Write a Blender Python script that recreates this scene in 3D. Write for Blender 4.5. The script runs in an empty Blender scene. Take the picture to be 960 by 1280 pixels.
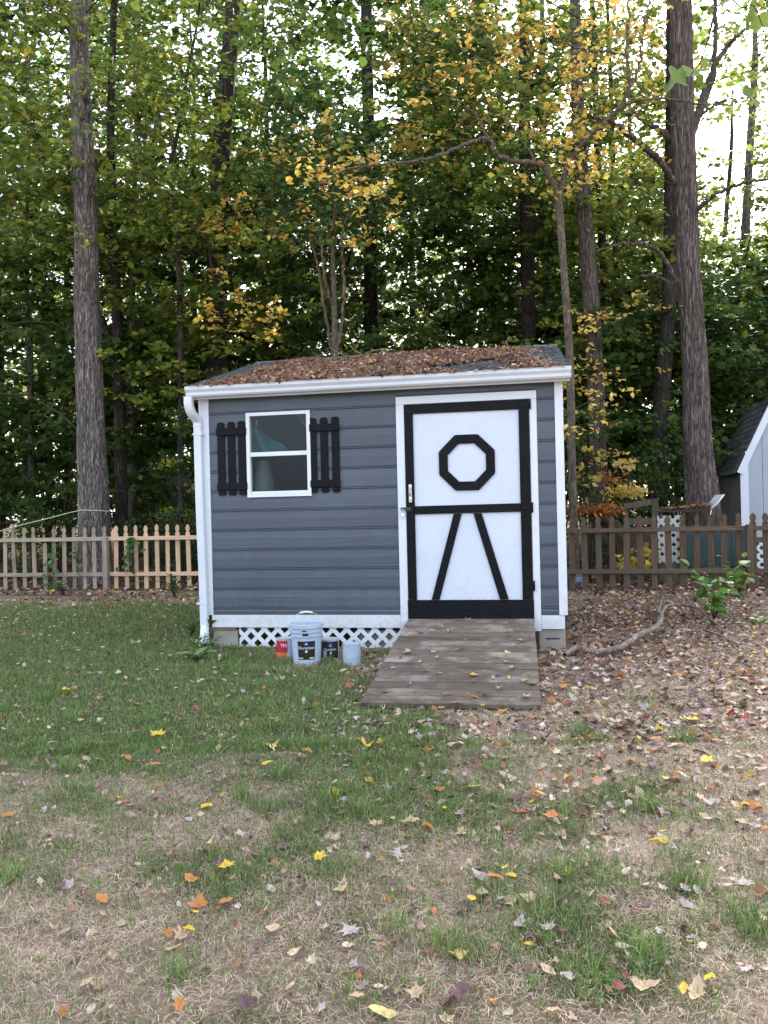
import bpy, bmesh, math, random
import numpy as np
from mathutils import Vector, Matrix, Euler

R_ = math.radians
rng = np.random.default_rng(7)
random.seed(7)
scene = bpy.context.scene
C = scene.collection

# ------------------------------------------------------------------ camera, sky, sun, exposure
FPX, ROLL, EYE, CY = 961.0, 0.0235, 1.38, 638.0
cam_d = bpy.data.cameras.new('camera')
cam_d.sensor_fit = 'AUTO'; cam_d.sensor_width = 36.0
cam_d.lens = FPX / 1280 * 36.0
cam_d.clip_start = 0.05; cam_d.clip_end = 2000
cam = bpy.data.objects.new('camera', cam_d); C.objects.link(cam)
cam.location = (0, 0, EYE)
cam.rotation_euler = (Matrix.Rotation(R_(90) - 2 / FPX, 3, 'X') @ Matrix.Rotation(-ROLL, 3, 'Z')).to_euler()
scene.camera = cam

SUN_EL, SUN_AZ = R_(32), R_(22)       # azimuth clockwise from +Y: low behind the wood, the lawn lies in its shade
world = bpy.data.worlds.new('World'); scene.world = world; world.use_nodes = True
wn = world.node_tree; wn.nodes.clear()
sky = wn.nodes.new('ShaderNodeTexSky'); sky.sky_type = 'NISHITA'; sky.sun_disc = False
sky.sun_elevation = SUN_EL; sky.sun_rotation = SUN_AZ
sky.air_density = 1.0; sky.dust_density = 2.5; sky.ozone_density = 1.0
hs = wn.nodes.new('ShaderNodeHueSaturation'); hs.inputs['Saturation'].default_value = 0.6
bg = wn.nodes.new('ShaderNodeBackground'); bg.inputs['Strength'].default_value = 0.15
wo = wn.nodes.new('ShaderNodeOutputWorld')
hz = wn.nodes.new('ShaderNodeMixRGB'); hz.inputs['Fac'].default_value = 0.55; hz.inputs['Color2'].default_value = (4.3, 4.8, 5.6, 1)   # high thin cloud veils the whole sky
wn.links.new(sky.outputs[0], hs.inputs['Color']); wn.links.new(hs.outputs[0], hz.inputs['Color1']); wn.links.new(hz.outputs[0], bg.inputs['Color'])
wn.links.new(bg.outputs[0], wo.inputs['Surface'])

sun_d = bpy.data.lights.new('sun', 'SUN'); sun_d.energy = 5.0; sun_d.angle = R_(10); sun_d.color = (1.0, 0.95, 0.88)
sun = bpy.data.objects.new('sun', sun_d); C.objects.link(sun)
sd = Vector((math.sin(SUN_AZ) * math.cos(SUN_EL), math.cos(SUN_AZ) * math.cos(SUN_EL), math.sin(SUN_EL)))
sun.rotation_euler = (-sd).to_track_quat('-Z', 'Y').to_euler()
sun.location = sd * 60

vs = scene.view_settings
vs.view_transform = 'Standard'; vs.look = 'None'; vs.gamma = 1.0; vs.use_curve_mapping = False
vs.exposure = 1.85
scene.cycles.max_bounces = 7; scene.cycles.diffuse_bounces = 3; scene.cycles.transmission_bounces = 4
scene.cycles.transparent_max_bounces = 8; scene.cycles.sample_clamp_indirect = 6

# ------------------------------------------------------------------ pixels to places (photo pixels, 960 x 1280)
def ray(x, y):
    dx, dy = x - 480, y - 640
    return (dx - ROLL * dy) / FPX, -(dy + ROLL * dx + 640 - CY) / FPX
def at(x, y, Z):
    a, b = ray(x, y); return Vector((a * Z, Z, EYE + b * Z))
def gnd(x, y):
    a, b = ray(x, y); t = -EYE / b; return Vector((a * t, t, 0))
def to_px(P):
    P = np.asarray(P, float); Y = np.maximum(P[..., 1], 0.3)
    X = P[..., 0] / Y * FPX; Q = -(P[..., 2] - EYE) / Y * FPX - (640 - CY)
    return 480 + X + ROLL * Q, 640 + Q - ROLL * X

# ------------------------------------------------------------------ noise
def _hash(ix, iy, s):
    h = (ix.astype(np.int64) * 374761393 + iy.astype(np.int64) * 668265263 + s * 1442695041) & 0xFFFFFFFF
    h = ((h ^ (h >> 13)) * 1274126177) & 0xFFFFFFFF
    return ((h ^ (h >> 16)) & 0xFFFF) / 65535.0
def vnoise(x, y, s=0):
    x = np.asarray(x, float); y = np.asarray(y, float)
    ix = np.floor(x); iy = np.floor(y); fx = x - ix; fy = y - iy
    fx = fx * fx * (3 - 2 * fx); fy = fy * fy * (3 - 2 * fy)
    a = _hash(ix, iy, s); b = _hash(ix + 1, iy, s); c = _hash(ix, iy + 1, s); d = _hash(ix + 1, iy + 1, s)
    return (a * (1 - fx) + b * fx) * (1 - fy) + (c * (1 - fx) + d * fx) * fy
def fbm(x, y, s=0, o=4):
    t = 0; amp = 0.5
    for k in range(o):
        t = t + amp * vnoise(x * 2 ** k, y * 2 ** k, s + k * 17); amp *= 0.5
    return t / (1 - 0.5 ** o)
def hgt(x, y):
    x = np.asarray(x, float); y = np.asarray(y, float)
    near = 0.035 * (fbm(x * 0.9, y * 0.9, 3, 3) - 0.5)
    wood = np.clip((y + 0.23 * x - 14.0) / 4, 0, 1) * (0.5 * (fbm(x * 0.22, y * 0.22, 9, 3) - 0.45))
    flat = np.clip(np.hypot((x + 0.2) / 2.6, (y - 8.6) / 2.4) - 0.9, 0, 1)
    return near * flat + wood

# ------------------------------------------------------------------ materials
def new_mat(name):
    m = bpy.data.materials.new(name); m.use_nodes = True
    nt = m.node_tree; nt.nodes.clear()
    out = nt.nodes.new('ShaderNodeOutputMaterial'); b = nt.nodes.new('ShaderNodeBsdfPrincipled')
    nt.links.new(b.outputs[0], out.inputs['Surface'])
    return m, nt, b, out
def ND(nt, t, **kw):
    n = nt.nodes.new('ShaderNode' + t)
    for k, v in kw.items():
        if k in n.inputs.keys(): n.inputs[k].default_value = v
        else: setattr(n, k, v)
    return n
def ramp_node(nt, stops):
    r = nt.nodes.new('ShaderNodeValToRGB'); e = r.color_ramp.elements
    while len(e) < len(stops): e.new(0.5)
    for el, (p, c) in zip(e, stops): el.position = p; el.color = (*c, 1) if len(c) == 3 else c
    return r
def painted(name, col, rough=0.45, var=0.12, bump=0.15, bscale=(60, 60, 60), dirt=None, dscale=3.0, vary=0.0, spec=0.4, splash=None):
    """paint or plain coat: slightly uneven colour, brushed relief, optional dirt with a shape of its own"""
    m, nt, b, out = new_mat(name); L = nt.links
    tc = ND(nt, 'TexCoord')
    n1 = ND(nt, 'TexNoise', Scale=dscale, Detail=6.0, Roughness=0.65); L.new(tc.outputs['Object'], n1.inputs['Vector'])
    lo = tuple(c * (1 - var) for c in col); hi = tuple(min(1, c * (1 + var)) for c in col)
    r = ramp_node(nt, [(0.3, lo), (0.7, hi)]); L.new(n1.outputs['Fac'], r.inputs['Fac'])
    cur = r.outputs['Color']
    if dirt:
        n2 = ND(nt, 'TexNoise', Scale=dscale * 2.3, Detail=8.0, Roughness=0.75); L.new(tc.outputs['Object'], n2.inputs['Vector'])
        mr = ND(nt, 'MapRange'); L.new(n2.outputs['Fac'], mr.inputs['Value'])
        mr.inputs['From Min'].default_value = 0.56; mr.inputs['From Max'].default_value = 0.8
        mr.inputs['To Max'].default_value = 0.65
        mx = ND(nt, 'MixRGB'); L.new(mr.outputs[0], mx.inputs['Fac']); L.new(cur, mx.inputs['Color1']); mx.inputs['Color2'].default_value = (*dirt, 1)
        cur = mx.outputs['Color']
    if splash:                                                # mud thrown up by rain: specks that thin out with height
        sx = ND(nt, 'SeparateXYZ'); L.new(tc.outputs['Object'], sx.inputs[0])
        hz_ = ND(nt, 'MapRange'); L.new(sx.outputs['Z'], hz_.inputs['Value']); hz_.inputs['From Min'].default_value = 0.2; hz_.inputs['From Max'].default_value = 1.0; hz_.inputs['To Min'].default_value = 0.30; hz_.inputs['To Max'].default_value = 0.0
        n5 = ND(nt, 'TexNoise', Scale=22.0, Detail=7.0, Roughness=0.75); L.new(tc.outputs['Object'], n5.inputs['Vector'])
        ad = ND(nt, 'Math', operation='ADD'); L.new(n5.outputs['Fac'], ad.inputs[0]); L.new(hz_.outputs[0], ad.inputs[1])
        m5 = ND(nt, 'MapRange'); L.new(ad.outputs[0], m5.inputs['Value']); m5.inputs['From Min'].default_value = 0.66; m5.inputs['From Max'].default_value = 0.95; m5.inputs['To Max'].default_value = 0.6
        mx = ND(nt, 'MixRGB'); L.new(m5.outputs[0], mx.inputs['Fac']); L.new(cur, mx.inputs['Color1']); mx.inputs['Color2'].default_value = (*splash, 1); cur = mx.outputs['Color']
    if vary:
        oi = ND(nt, 'ObjectInfo'); mr = ND(nt, 'MapRange'); L.new(oi.outputs['Random'], mr.inputs['Value'])
        mr.inputs['To Min'].default_value = 1 - vary; mr.inputs['To Max'].default_value = 1 + vary
        mx = ND(nt, 'MixRGB', blend_type='MULTIPLY'); mx.inputs['Fac'].default_value = 1; L.new(cur, mx.inputs['Color1']); L.new(mr.outputs[0], mx.inputs['Color2'])
        cur = mx.outputs['Color']
    L.new(cur, b.inputs['Base Color']); b.inputs['Roughness'].default_value = rough
    b.inputs['Specular IOR Level'].default_value = spec
    if bump:
        mp = ND(nt, 'Mapping'); mp.inputs['Scale'].default_value = bscale; L.new(tc.outputs['Object'], mp.inputs['Vector'])
        n3 = ND(nt, 'TexNoise', Scale=1.0, Detail=5.0); L.new(mp.outputs[0], n3.inputs['Vector'])
        bp = ND(nt, 'Bump', Strength=bump, Distance=0.01); L.new(n3.outputs['Fac'], bp.inputs['Height']); L.new(bp.outputs[0], b.inputs['Normal'])
    return m
def wood(name, c1, c2, c3=None, axis=0, rough=0.8, vary=0.25, scale=1.0):
    """bare wood with grain running along one object axis, knots and weathered streaks"""
    m, nt, b, out = new_mat(name); L = nt.links
    tc = ND(nt, 'TexCoord'); oi = ND(nt, 'ObjectInfo')
    add = ND(nt, 'VectorMath', operation='ADD'); L.new(tc.outputs['Object'], add.inputs[0])
    sc = ND(nt, 'VectorMath', operation='SCALE'); L.new(oi.outputs['Location'], sc.inputs[0]); sc.inputs['Scale'].default_value = 3.1
    L.new(sc.outputs[0], add.inputs[1])
    mp = ND(nt, 'Mapping'); s = [45 * scale] * 3; s[axis] = 2.2 * scale; mp.inputs['Scale'].default_value = s
    L.new(add.outputs[0], mp.inputs['Vector'])
    n = ND(nt, 'TexNoise', Scale=1.0, Detail=7.0, Roughness=0.7, Distortion=0.6); L.new(mp.outputs[0], n.inputs['Vector'])
    r = ramp_node(nt, [(0.3, c1), (0.68, c2)]); L.new(n.outputs['Fac'], r.inputs['Fac']); cur = r.outputs['Color']
    if c3:
        n2 = ND(nt, 'TexNoise', Scale=2.6, Detail=5.0, Roughness=0.7); L.new(add.outputs[0], n2.inputs['Vector'])
        r2 = ramp_node(nt, [(0.48, (0, 0, 0)), (0.66, (1, 1, 1))]); L.new(n2.outputs['Fac'], r2.inputs['Fac'])
        mx = ND(nt, 'MixRGB'); L.new(r2.outputs['Color'], mx.inputs['Fac']); L.new(cur, mx.inputs['Color1']); mx.inputs['Color2'].default_value = (*c3, 1); cur = mx.outputs['Color']
    mr = ND(nt, 'MapRange'); L.new(oi.outputs['Random'], mr.inputs['Value']); mr.inputs['To Min'].default_value = 1 - vary; mr.inputs['To Max'].default_value = 1 + vary
    mx = ND(nt, 'MixRGB', blend_type='MULTIPLY'); mx.inputs['Fac'].default_value = 1; L.new(cur, mx.inputs['Color1']); L.new(mr.outputs[0], mx.inputs['Color2'])
    L.new(mx.outputs['Color'], b.inputs['Base Color']); b.inputs['Roughness'].default_value = rough; b.inputs['Specular IOR Level'].default_value = 0.2
    bp = ND(nt, 'Bump', Strength=0.5, Distance=0.006); L.new(n.outputs['Fac'], bp.inputs['Height']); L.new(bp.outputs[0], b.inputs['Normal'])
    return m
def leafy(name, trans=0.35, rough=0.55, spots=0.25, nscale=25.0):
    """leaf blades coloured by the mesh attribute Col, light passes through them"""
    m, nt, b, out = new_mat(name); L = nt.links
    at_ = ND(nt, 'Attribute', attribute_name='Col')
    tc = ND(nt, 'TexCoord'); n = ND(nt, 'TexNoise', Scale=nscale, Detail=3.0); L.new(tc.outputs['Object'], n.inputs['Vector'])
    mr = ND(nt, 'MapRange'); L.new(n.outputs['Fac'], mr.inputs['Value']); mr.inputs['From Min'].default_value = 0.3; mr.inputs['From Max'].default_value = 0.7
    mr.inputs['To Min'].default_value = 1 - spots; mr.inputs['To Max'].default_value = 1 + spots
    mx = ND(nt, 'MixRGB', blend_type='MULTIPLY'); mx.inputs['Fac'].default_value = 1; L.new(at_.outputs['Color'], mx.inputs['Color1']); L.new(mr.outputs[0], mx.inputs['Color2'])
    L.new(mx.outputs['Color'], b.inputs['Base Color']); b.inputs['Roughness'].default_value = rough; b.inputs['Specular IOR Level'].default_value = 0.3
    if trans:
        t = ND(nt, 'BsdfTranslucent'); g = ND(nt, 'Gamma'); g.inputs['Gamma'].default_value = 0.85
        L.new(mx.outputs['Color'], g.inputs['Color']); L.new(g.outputs[0], t.inputs['Color'])
        ms = ND(nt, 'MixShader'); ms.inputs['Fac'].default_value = trans
        L.new(b.outputs[0], ms.inputs[1]); L.new(t.outputs[0], ms.inputs[2]); L.new(ms.outputs[0], out.inputs['Surface'])
    return m
def bark(name, dark, light, fz=2.5, fx=16, moss=None, rough=0.9, bump=0.9):
    m, nt, b, out = new_mat(name); L = nt.links
    tc = ND(nt, 'TexCoord'); mp = ND(nt, 'Mapping'); mp.inputs['Scale'].default_value = (fx, fx, fz); L.new(tc.outputs['Object'], mp.inputs['Vector'])
    n = ND(nt, 'TexNoise', Scale=1.0, Detail=8.0, Roughness=0.65, Distortion=0.8); L.new(mp.outputs[0], n.inputs['Vector'])
    mp2 = ND(nt, 'Mapping'); mp2.inputs['Scale'].default_value = (fx * 2.2, fx * 2.2, fz * 1.2); L.new(tc.outputs['Object'], mp2.inputs['Vector'])
    n4 = ND(nt, 'TexNoise', Scale=1.0, Detail=4.0, Roughness=0.6, Distortion=1.2); L.new(mp2.outputs[0], n4.inputs['Vector'])
    ab = ND(nt, 'Math', operation='SUBTRACT'); L.new(n4.outputs['Fac'], ab.inputs[0]); ab.inputs[1].default_value = 0.5
    ab2 = ND(nt, 'Math', operation='ABSOLUTE'); L.new(ab.outputs[0], ab2.inputs[0])
    vm = ND(nt, 'MapRange'); L.new(ab2.outputs[0], vm.inputs['Value']); vm.inputs['From Max'].default_value = 0.10; vm.inputs['To Min'].default_value = 0.1
    mu = ND(nt, 'Math', operation='MULTIPLY'); L.new(n.outputs['Fac'], mu.inputs[0]); L.new(vm.outputs[0], mu.inputs[1])
    r = ramp_node(nt, [(0.05, dark), (0.6, light)]); L.new(mu.outputs[0], r.inputs['Fac']); cur = r.outputs['Color']
    n2 = ND(nt, 'TexNoise', Scale=1.3, Detail=5.0); L.new(tc.outputs['Object'], n2.inputs['Vector'])
    mr = ND(nt, 'MapRange'); L.new(n2.outputs['Fac'], mr.inputs['Value']); mr.inputs['To Min'].default_value = 0.55; mr.inputs['To Max'].default_value = 1.45
    mx = ND(nt, 'MixRGB', blend_type='MULTIPLY'); mx.inputs['Fac'].default_value = 1; L.new(cur, mx.inputs['Color1']); L.new(mr.outputs[0], mx.inputs['Color2']); cur = mx.outputs['Color']
    L.new(cur, b.inputs['Base Color']); b.inputs['Roughness'].default_value = rough; b.inputs['Specular IOR Level'].default_value = 0.15
    bp = ND(nt, 'Bump', Strength=bump, Distance=0.04); L.new(mu.outputs[0], bp.inputs['Height']); L.new(bp.outputs[0], b.inputs['Normal'])
    return m

M = {}
M['siding'] = painted('slate_blue_grey_siding_paint', (0.068, 0.085, 0.113), 0.42, 0.14, 0.25, (2.5, 40, 40), dirt=(0.115, 0.126, 0.142), dscale=1.6, vary=0.08, splash=(0.12, 0.12, 0.12))
M['white'] = painted('white_trim_paint', (0.64, 0.69, 0.76), 0.45, 0.05, 0.08, (20, 20, 60), dirt=(0.50, 0.51, 0.52), dscale=2.2, splash=(0.45, 0.42, 0.37))
M['door_white'] = painted('white_door_panel_paint', (0.60, 0.66, 0.755), 0.5, 0.05, 0.45, (160, 160, 22), dirt=(0.48, 0.53, 0.61), dscale=1.8, splash=(0.38, 0.38, 0.38))
M['black'] = painted('black_gloss_batten_paint', (0.0055, 0.0065, 0.009), 0.45, 0.3, 0.5, (18, 60, 60), vary=0.2, spec=0.12)
M['shut'] = painted('black_shutter_paint', (0.006, 0.007, 0.010), 0.5, 0.25, 0.4, (50, 50, 8), vary=0.2, spec=0.12)
M['gutter'] = painted('white_aluminium_gutter', (0.62, 0.66, 0.72), 0.38, 0.05, 0.0, dirt=(0.40, 0.40, 0.39), dscale=2.0)
M['soffit'] = painted('beige_soffit_paint', (0.52, 0.50, 0.44), 0.6, 0.06, 0.05)
M['vinyl'] = painted('white_vinyl_lattice', (0.70, 0.735, 0.78), 0.4, 0.05, 0.0, dirt=(0.52, 0.5, 0.46), dscale=4.0)
M['old_vinyl'] = painted('dirty_white_lattice', (0.42, 0.42, 0.40), 0.6, 0.15, 0.0, dirt=(0.18, 0.17, 0.13), dscale=6.0)
M['shingle'] = painted('charcoal_asphalt_shingle', (0.085, 0.095, 0.10), 0.95, 0.35, 0.8, (220, 220, 220), dscale=9.0, vary=0.25, spec=0.1)
M['dark_in'] = painted('dark_plywood_inside', (0.045, 0.036, 0.028), 0.9, 0.3, 0.1)
M['concrete'] = painted('grey_concrete_block', (0.33, 0.31, 0.28), 0.95, 0.2, 0.6, (90, 90, 90), dirt=(0.17, 0.15, 0.12), dscale=5.0, spec=0.1)
M['redwood'] = wood('reddish_treated_sill', (0.20, 0.085, 0.06), (0.33, 0.16, 0.12))
M['steel'] = painted('galvanised_steel', (0.6, 0.6, 0.6), 0.3, 0.1, 0.0); M['steel'].node_tree.nodes['Principled BSDF'].inputs['Metallic'].default_value = 0.9
M['darksteel'] = painted('dark_steel', (0.03, 0.03, 0.032), 0.4, 0.2, 0.0)
M['ramp'] = wood('weathered_grey_ramp_wood', (0.072, 0.053, 0.040), (0.195, 0.150, 0.118), (0.31, 0.265, 0.225), axis=0, vary=0.26, scale=0.8)
M['fence_old'] = wood('weathered_greyish_fence_wood', (0.19, 0.15, 0.105), (0.42, 0.34, 0.255), (0.20, 0.19, 0.145), axis=2, vary=0.22)
M['fence_new'] = wood('fresh_cedar_fence_wood', (0.42, 0.27, 0.16), (0.64, 0.46, 0.31), (0.5, 0.33, 0.2), axis=2, vary=0.16)
M['fence_brown'] = wood('stained_brown_fence_wood', (0.055, 0.036, 0.024), (0.175, 0.115, 0.072), (0.10, 0.083, 0.064), axis=2, vary=0.22)
M['old_rail'] = wood('weathered_rail_wood', (0.20, 0.165, 0.125), (0.44, 0.37, 0.29), (0.21, 0.20, 0.165), axis=0, vary=0.15)
M['new_rail'] = wood('fresh_cedar_rail_wood', (0.45, 0.29, 0.18), (0.66, 0.48, 0.33), axis=0, vary=0.1)
M['brown_rail'] = wood('brown_rail_wood', (0.065, 0.044, 0.031), (0.17, 0.12, 0.082), (0.105, 0.09, 0.07), axis=0, vary=0.15)
M['mossy'] = wood('mossy_old_timber', (0.045, 0.038, 0.026), (0.13, 0.11, 0.08), (0.07, 0.075, 0.04), axis=2, vary=0.2)
M['teal'] = painted('faded_teal_board', (0.034, 0.060, 0.066), 0.7, 0.25, 0.2, dirt=(0.11, 0.13, 0.12), dscale=4)
M['nb_grey'] = painted('pale_blue_grey_neighbour_siding', (0.34, 0.385, 0.45), 0.6, 0.08, 0.15, (60, 60, 4), dirt=(0.25, 0.28, 0.31), dscale=1.5)
M['nb_side'] = painted('weathered_grey_plywood', (0.24, 0.24, 0.23), 0.8, 0.2, 0.2, (60, 60, 4), dirt=(0.15, 0.13, 0.10), dscale=2)
M['far_grey'] = painted('dark_grey_far_wall', (0.10, 0.105, 0.10), 0.85, 0.15, 0.0)
M['bucket'] = painted('pale_blue_plastic_pail', (0.40, 0.47, 0.59), 0.4, 0.08, 0.0, dirt=(0.24, 0.27, 0.33), dscale=9.0)
M['labelblack'] = painted('black_paper_label', (0.022, 0.020, 0.018), 0.35, 0.3, 0.0, dirt=(0.07, 0.055, 0.04), dscale=14.0)
M['print_white'] = painted('white_print', (0.75, 0.75, 0.75), 0.5, 0.02, 0.0)
M['print_blue'] = painted('blue_print', (0.03, 0.06, 0.45), 0.4, 0.1, 0.0)
M['red'] = painted('crimson_can_label', (0.42, 0.010, 0.045), 0.4, 0.1, 0.0, dirt=(0.3, 0.05, 0.03), dscale=12)
M['tin'] = painted('grey_tin', (0.45, 0.46, 0.48), 0.35, 0.12, 0.0, dirt=(0.30, 0.28, 0.25), dscale=10)
M['orange_band'] = painted('orange_band_print', (0.5, 0.17, 0.03), 0.5, 0.25, 0.0, dscale=12)
M['crackblue'] = painted('blue_white_glazed_ceramic', (0.25, 0.3, 0.5), 0.25, 0.9, 0.0, dirt=(0.03, 0.05, 0.25), dscale=14)
M['rope'] = painted('pale_rope', (0.6, 0.57, 0.5), 0.8, 0.1, 0.0)
M['tarp'] = painted('teal_plastic_tarp', (0.015, 0.15, 0.18), 0.5, 0.3, 0.0)
M['palegreen'] = painted('pale_green_sack', (0.14, 0.18, 0.16), 0.6, 0.1, 0.0)
M['leaf'] = leafy('tree_leaf', 0.5, 0.5)
M['plant'] = leafy('garden_plant_leaf', 0.3, 0.45)
M['grass'] = leafy('grass_blade', 0.25, 0.5, 0.15, 6.0)
M['straw'] = leafy('dry_grass', 0.1, 0.8, 0.2, 6.0)
M['litter'] = leafy('dry_fallen_leaf', 0.08, 0.75, 0.35, 60.0)
M['bark_grey'] = bark('grey_furrowed_bark', (0.026, 0.021, 0.019), (0.36, 0.315, 0.29))
M['bark_brown'] = bark('brown_furrowed_bark', (0.022, 0.017, 0.015), (0.26, 0.215, 0.195), fz=1.8, fx=18)
M['bark_dark'] = bark('dark_bark', (0.016, 0.013, 0.011), (0.10, 0.084, 0.074), fz=2.5, fx=14)
M['bark_pale'] = bark('pale_smooth_bark', (0.10, 0.085, 0.065), (0.26, 0.225, 0.18), fz=4, fx=8, bump=0.3)
M['bark_tan'] = bark('tan_smooth_bark', (0.05, 0.04, 0.03), (0.17, 0.14, 0.105), fz=4, fx=8, bump=0.3)
M['twig'] = bark('twig_bark', (0.022, 0.017, 0.013), (0.085, 0.068, 0.052), fz=6, fx=14, bump=0.2)
M['stick'] = bark('weathered_stick_bark', (0.13, 0.095, 0.07), (0.42, 0.34, 0.27), fz=10, fx=10, bump=0.5)

# glass: mirror-like film over a see-through pane
m, nt, b, out = new_mat('window_glass'); L = nt.links
gl = ND(nt, 'BsdfGlossy'); gl.inputs['Roughness'].default_value = 0.03; gl.inputs['Color'].default_value = (0.9, 0.95, 1, 1)
tr = ND(nt, 'BsdfTransparent'); tr.inputs['Color'].default_value = (0.85, 0.9, 0.9, 1)
fr = ND(nt, 'Fresnel', IOR=1.5); mr = ND(nt, 'MapRange'); L.new(fr.outputs[0], mr.inputs['Value']); mr.inputs['To Min'].default_value = 0.0; mr.inputs['To Max'].default_value = 0.3
ms = ND(nt, 'MixShader'); L.new(mr.outputs[0], ms.inputs[0]); L.new(tr.outputs[0], ms.inputs[1]); L.new(gl.outputs[0], ms.inputs[2]); L.new(ms.outputs[0], out.inputs['Surface'])
M['glass'] = m
# insect screen: fine dark weave
m, nt, b, out = new_mat('insect_screen'); L = nt.links
tr = ND(nt, 'BsdfTransparent'); df = ND(nt, 'BsdfDiffuse'); df.inputs['Color'].default_value = (0.035, 0.040, 0.05, 1)
tc = ND(nt, 'TexCoord'); mp = ND(nt, 'Mapping'); mp.inputs['Scale'].default_value = (40, 1, 150); L.new(tc.outputs['Object'], mp.inputs['Vector'])
n = ND(nt, 'TexNoise', Scale=2.0, Detail=4.0); L.new(mp.outputs[0], n.inputs['Vector'])
mr = ND(nt, 'MapRange'); L.new(n.outputs['Fac'], mr.inputs['Value']); mr.inputs['To Min'].default_value = 0.1; mr.inputs['To Max'].default_value = 0.3
ms = ND(nt, 'MixShader'); L.new(mr.outputs[0], ms.inputs[0]); L.new(tr.outputs[0], ms.inputs[1]); L.new(df.outputs[0], ms.inputs[2]); L.new(ms.outputs[0], out.inputs['Surface'])
M['screen'] = m
# ground
m, nt, b, out = new_mat('lawn_soil'); L = nt.links
tc = ND(nt, 'TexCoord')
n1 = ND(nt, 'TexNoise', Scale=1.1, Detail=8.0, Roughness=0.6); n2 = ND(nt, 'TexNoise', Scale=55.0, Detail=8.0, Roughness=0.8)
L.new(tc.outputs['Object'], n1.inputs['Vector']); L.new(tc.outputs['Object'], n2.inputs['Vector'])
r1 = ramp_node(nt, [(0.35, (0.27, 0.195, 0.15)), (0.5, (0.45, 0.345, 0.27)), (0.65, (0.56, 0.445, 0.36))])
L.new(n1.outputs['Fac'], r1.inputs['Fac'])
r2 = ramp_node(nt, [(0.3, (0.45, 0.43, 0.42)), (0.7, (1.25, 1.2, 1.15))]); L.new(n2.outputs['Fac'], r2.inputs['Fac'])
mx = ND(nt, 'MixRGB', blend_type='MULTIPLY'); mx.inputs['Fac'].default_value = 1; L.new(r1.outputs[0], mx.inputs['Color1']); L.new(r2.outputs[0], mx.inputs['Color2'])
at_ = ND(nt, 'Attribute', attribute_name='Col')
mx2 = ND(nt, 'MixRGB'); L.new(at_.outputs['Alpha'], mx2.inputs['Fac']); L.new(mx.outputs[0], mx2.inputs['Color1'])
mx3 = ND(nt, 'MixRGB', blend_type='MULTIPLY'); mx3.inputs['Fac'].default_value = 1; L.new(at_.outputs['Color'], mx3.inputs['Color1']); L.new(r2.outputs[0], mx3.inputs['Color2'])
L.new(mx3.outputs[0], mx2.inputs['Color2'])
L.new(mx2.outputs[0], b.inputs['Base Color']); b.inputs['Roughness'].default_value = 1; b.inputs['Specular IOR Level'].default_value = 0.05
bp = ND(nt, 'Bump', Strength=0.9, Distance=0.02); L.new(n2.outputs['Fac'], bp.inputs['Height']); L.new(bp.outputs[0], b.inputs['Normal'])
M['soil'] = m
M['mulch'] = leafy('brown_needle_mulch', 0, 0.95, 0.5, 70.0)

# ------------------------------------------------------------------ object helpers
def tag(o, label=None, cat=None, group=None, kind=None):
    for k, v in (('label', label), ('category', cat), ('group', group), ('kind', kind)):
        if v: o[k] = v
    return o
def link(name, me, mat=None, parent=None):
    o = bpy.data.objects.new(name, me); C.objects.link(o)
    if mat is not None and not me.materials: me.materials.append(M[mat] if isinstance(mat, str) else mat)
    if parent is not None: o.parent = parent
    return o
def empty(name, loc=(0, 0, 0), rz=0.0, label=None, cat=None, group=None, rot=None):
    o = bpy.data.objects.new(name, None); C.objects.link(o); o.location = loc
    o.rotation_euler = rot or (0, 0, rz); o.empty_display_size = 0.2
    return tag(o, label, cat, group)
def np_mesh(name, V, F, col=None, smooth=False):
    V = np.asarray(V, np.float32).reshape(-1, 3); F = np.asarray(F, np.int32); k = F.shape[1]
    me = bpy.data.meshes.new(name); me.vertices.add(len(V)); me.vertices.foreach_set('co', V.ravel())
    me.loops.add(F.size); me.loops.foreach_set('vertex_index', F.ravel())
    me.polygons.add(len(F)); me.polygons.foreach_set('loop_start', np.arange(0, F.size, k, dtype=np.int32))
    if smooth: me.polygons.foreach_set('use_smooth', np.ones(len(F), bool))
    if col is not None:
        a = me.attributes.new('Col', 'FLOAT_COLOR', 'POINT'); col = np.asarray(col, np.float32)
        if col.shape[1] == 3: col = np.concatenate([col, np.ones((len(col), 1), np.float32)], 1)
        a.data.foreach_set('color', col.ravel())
    me.update(calc_edges=True); return me
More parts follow.
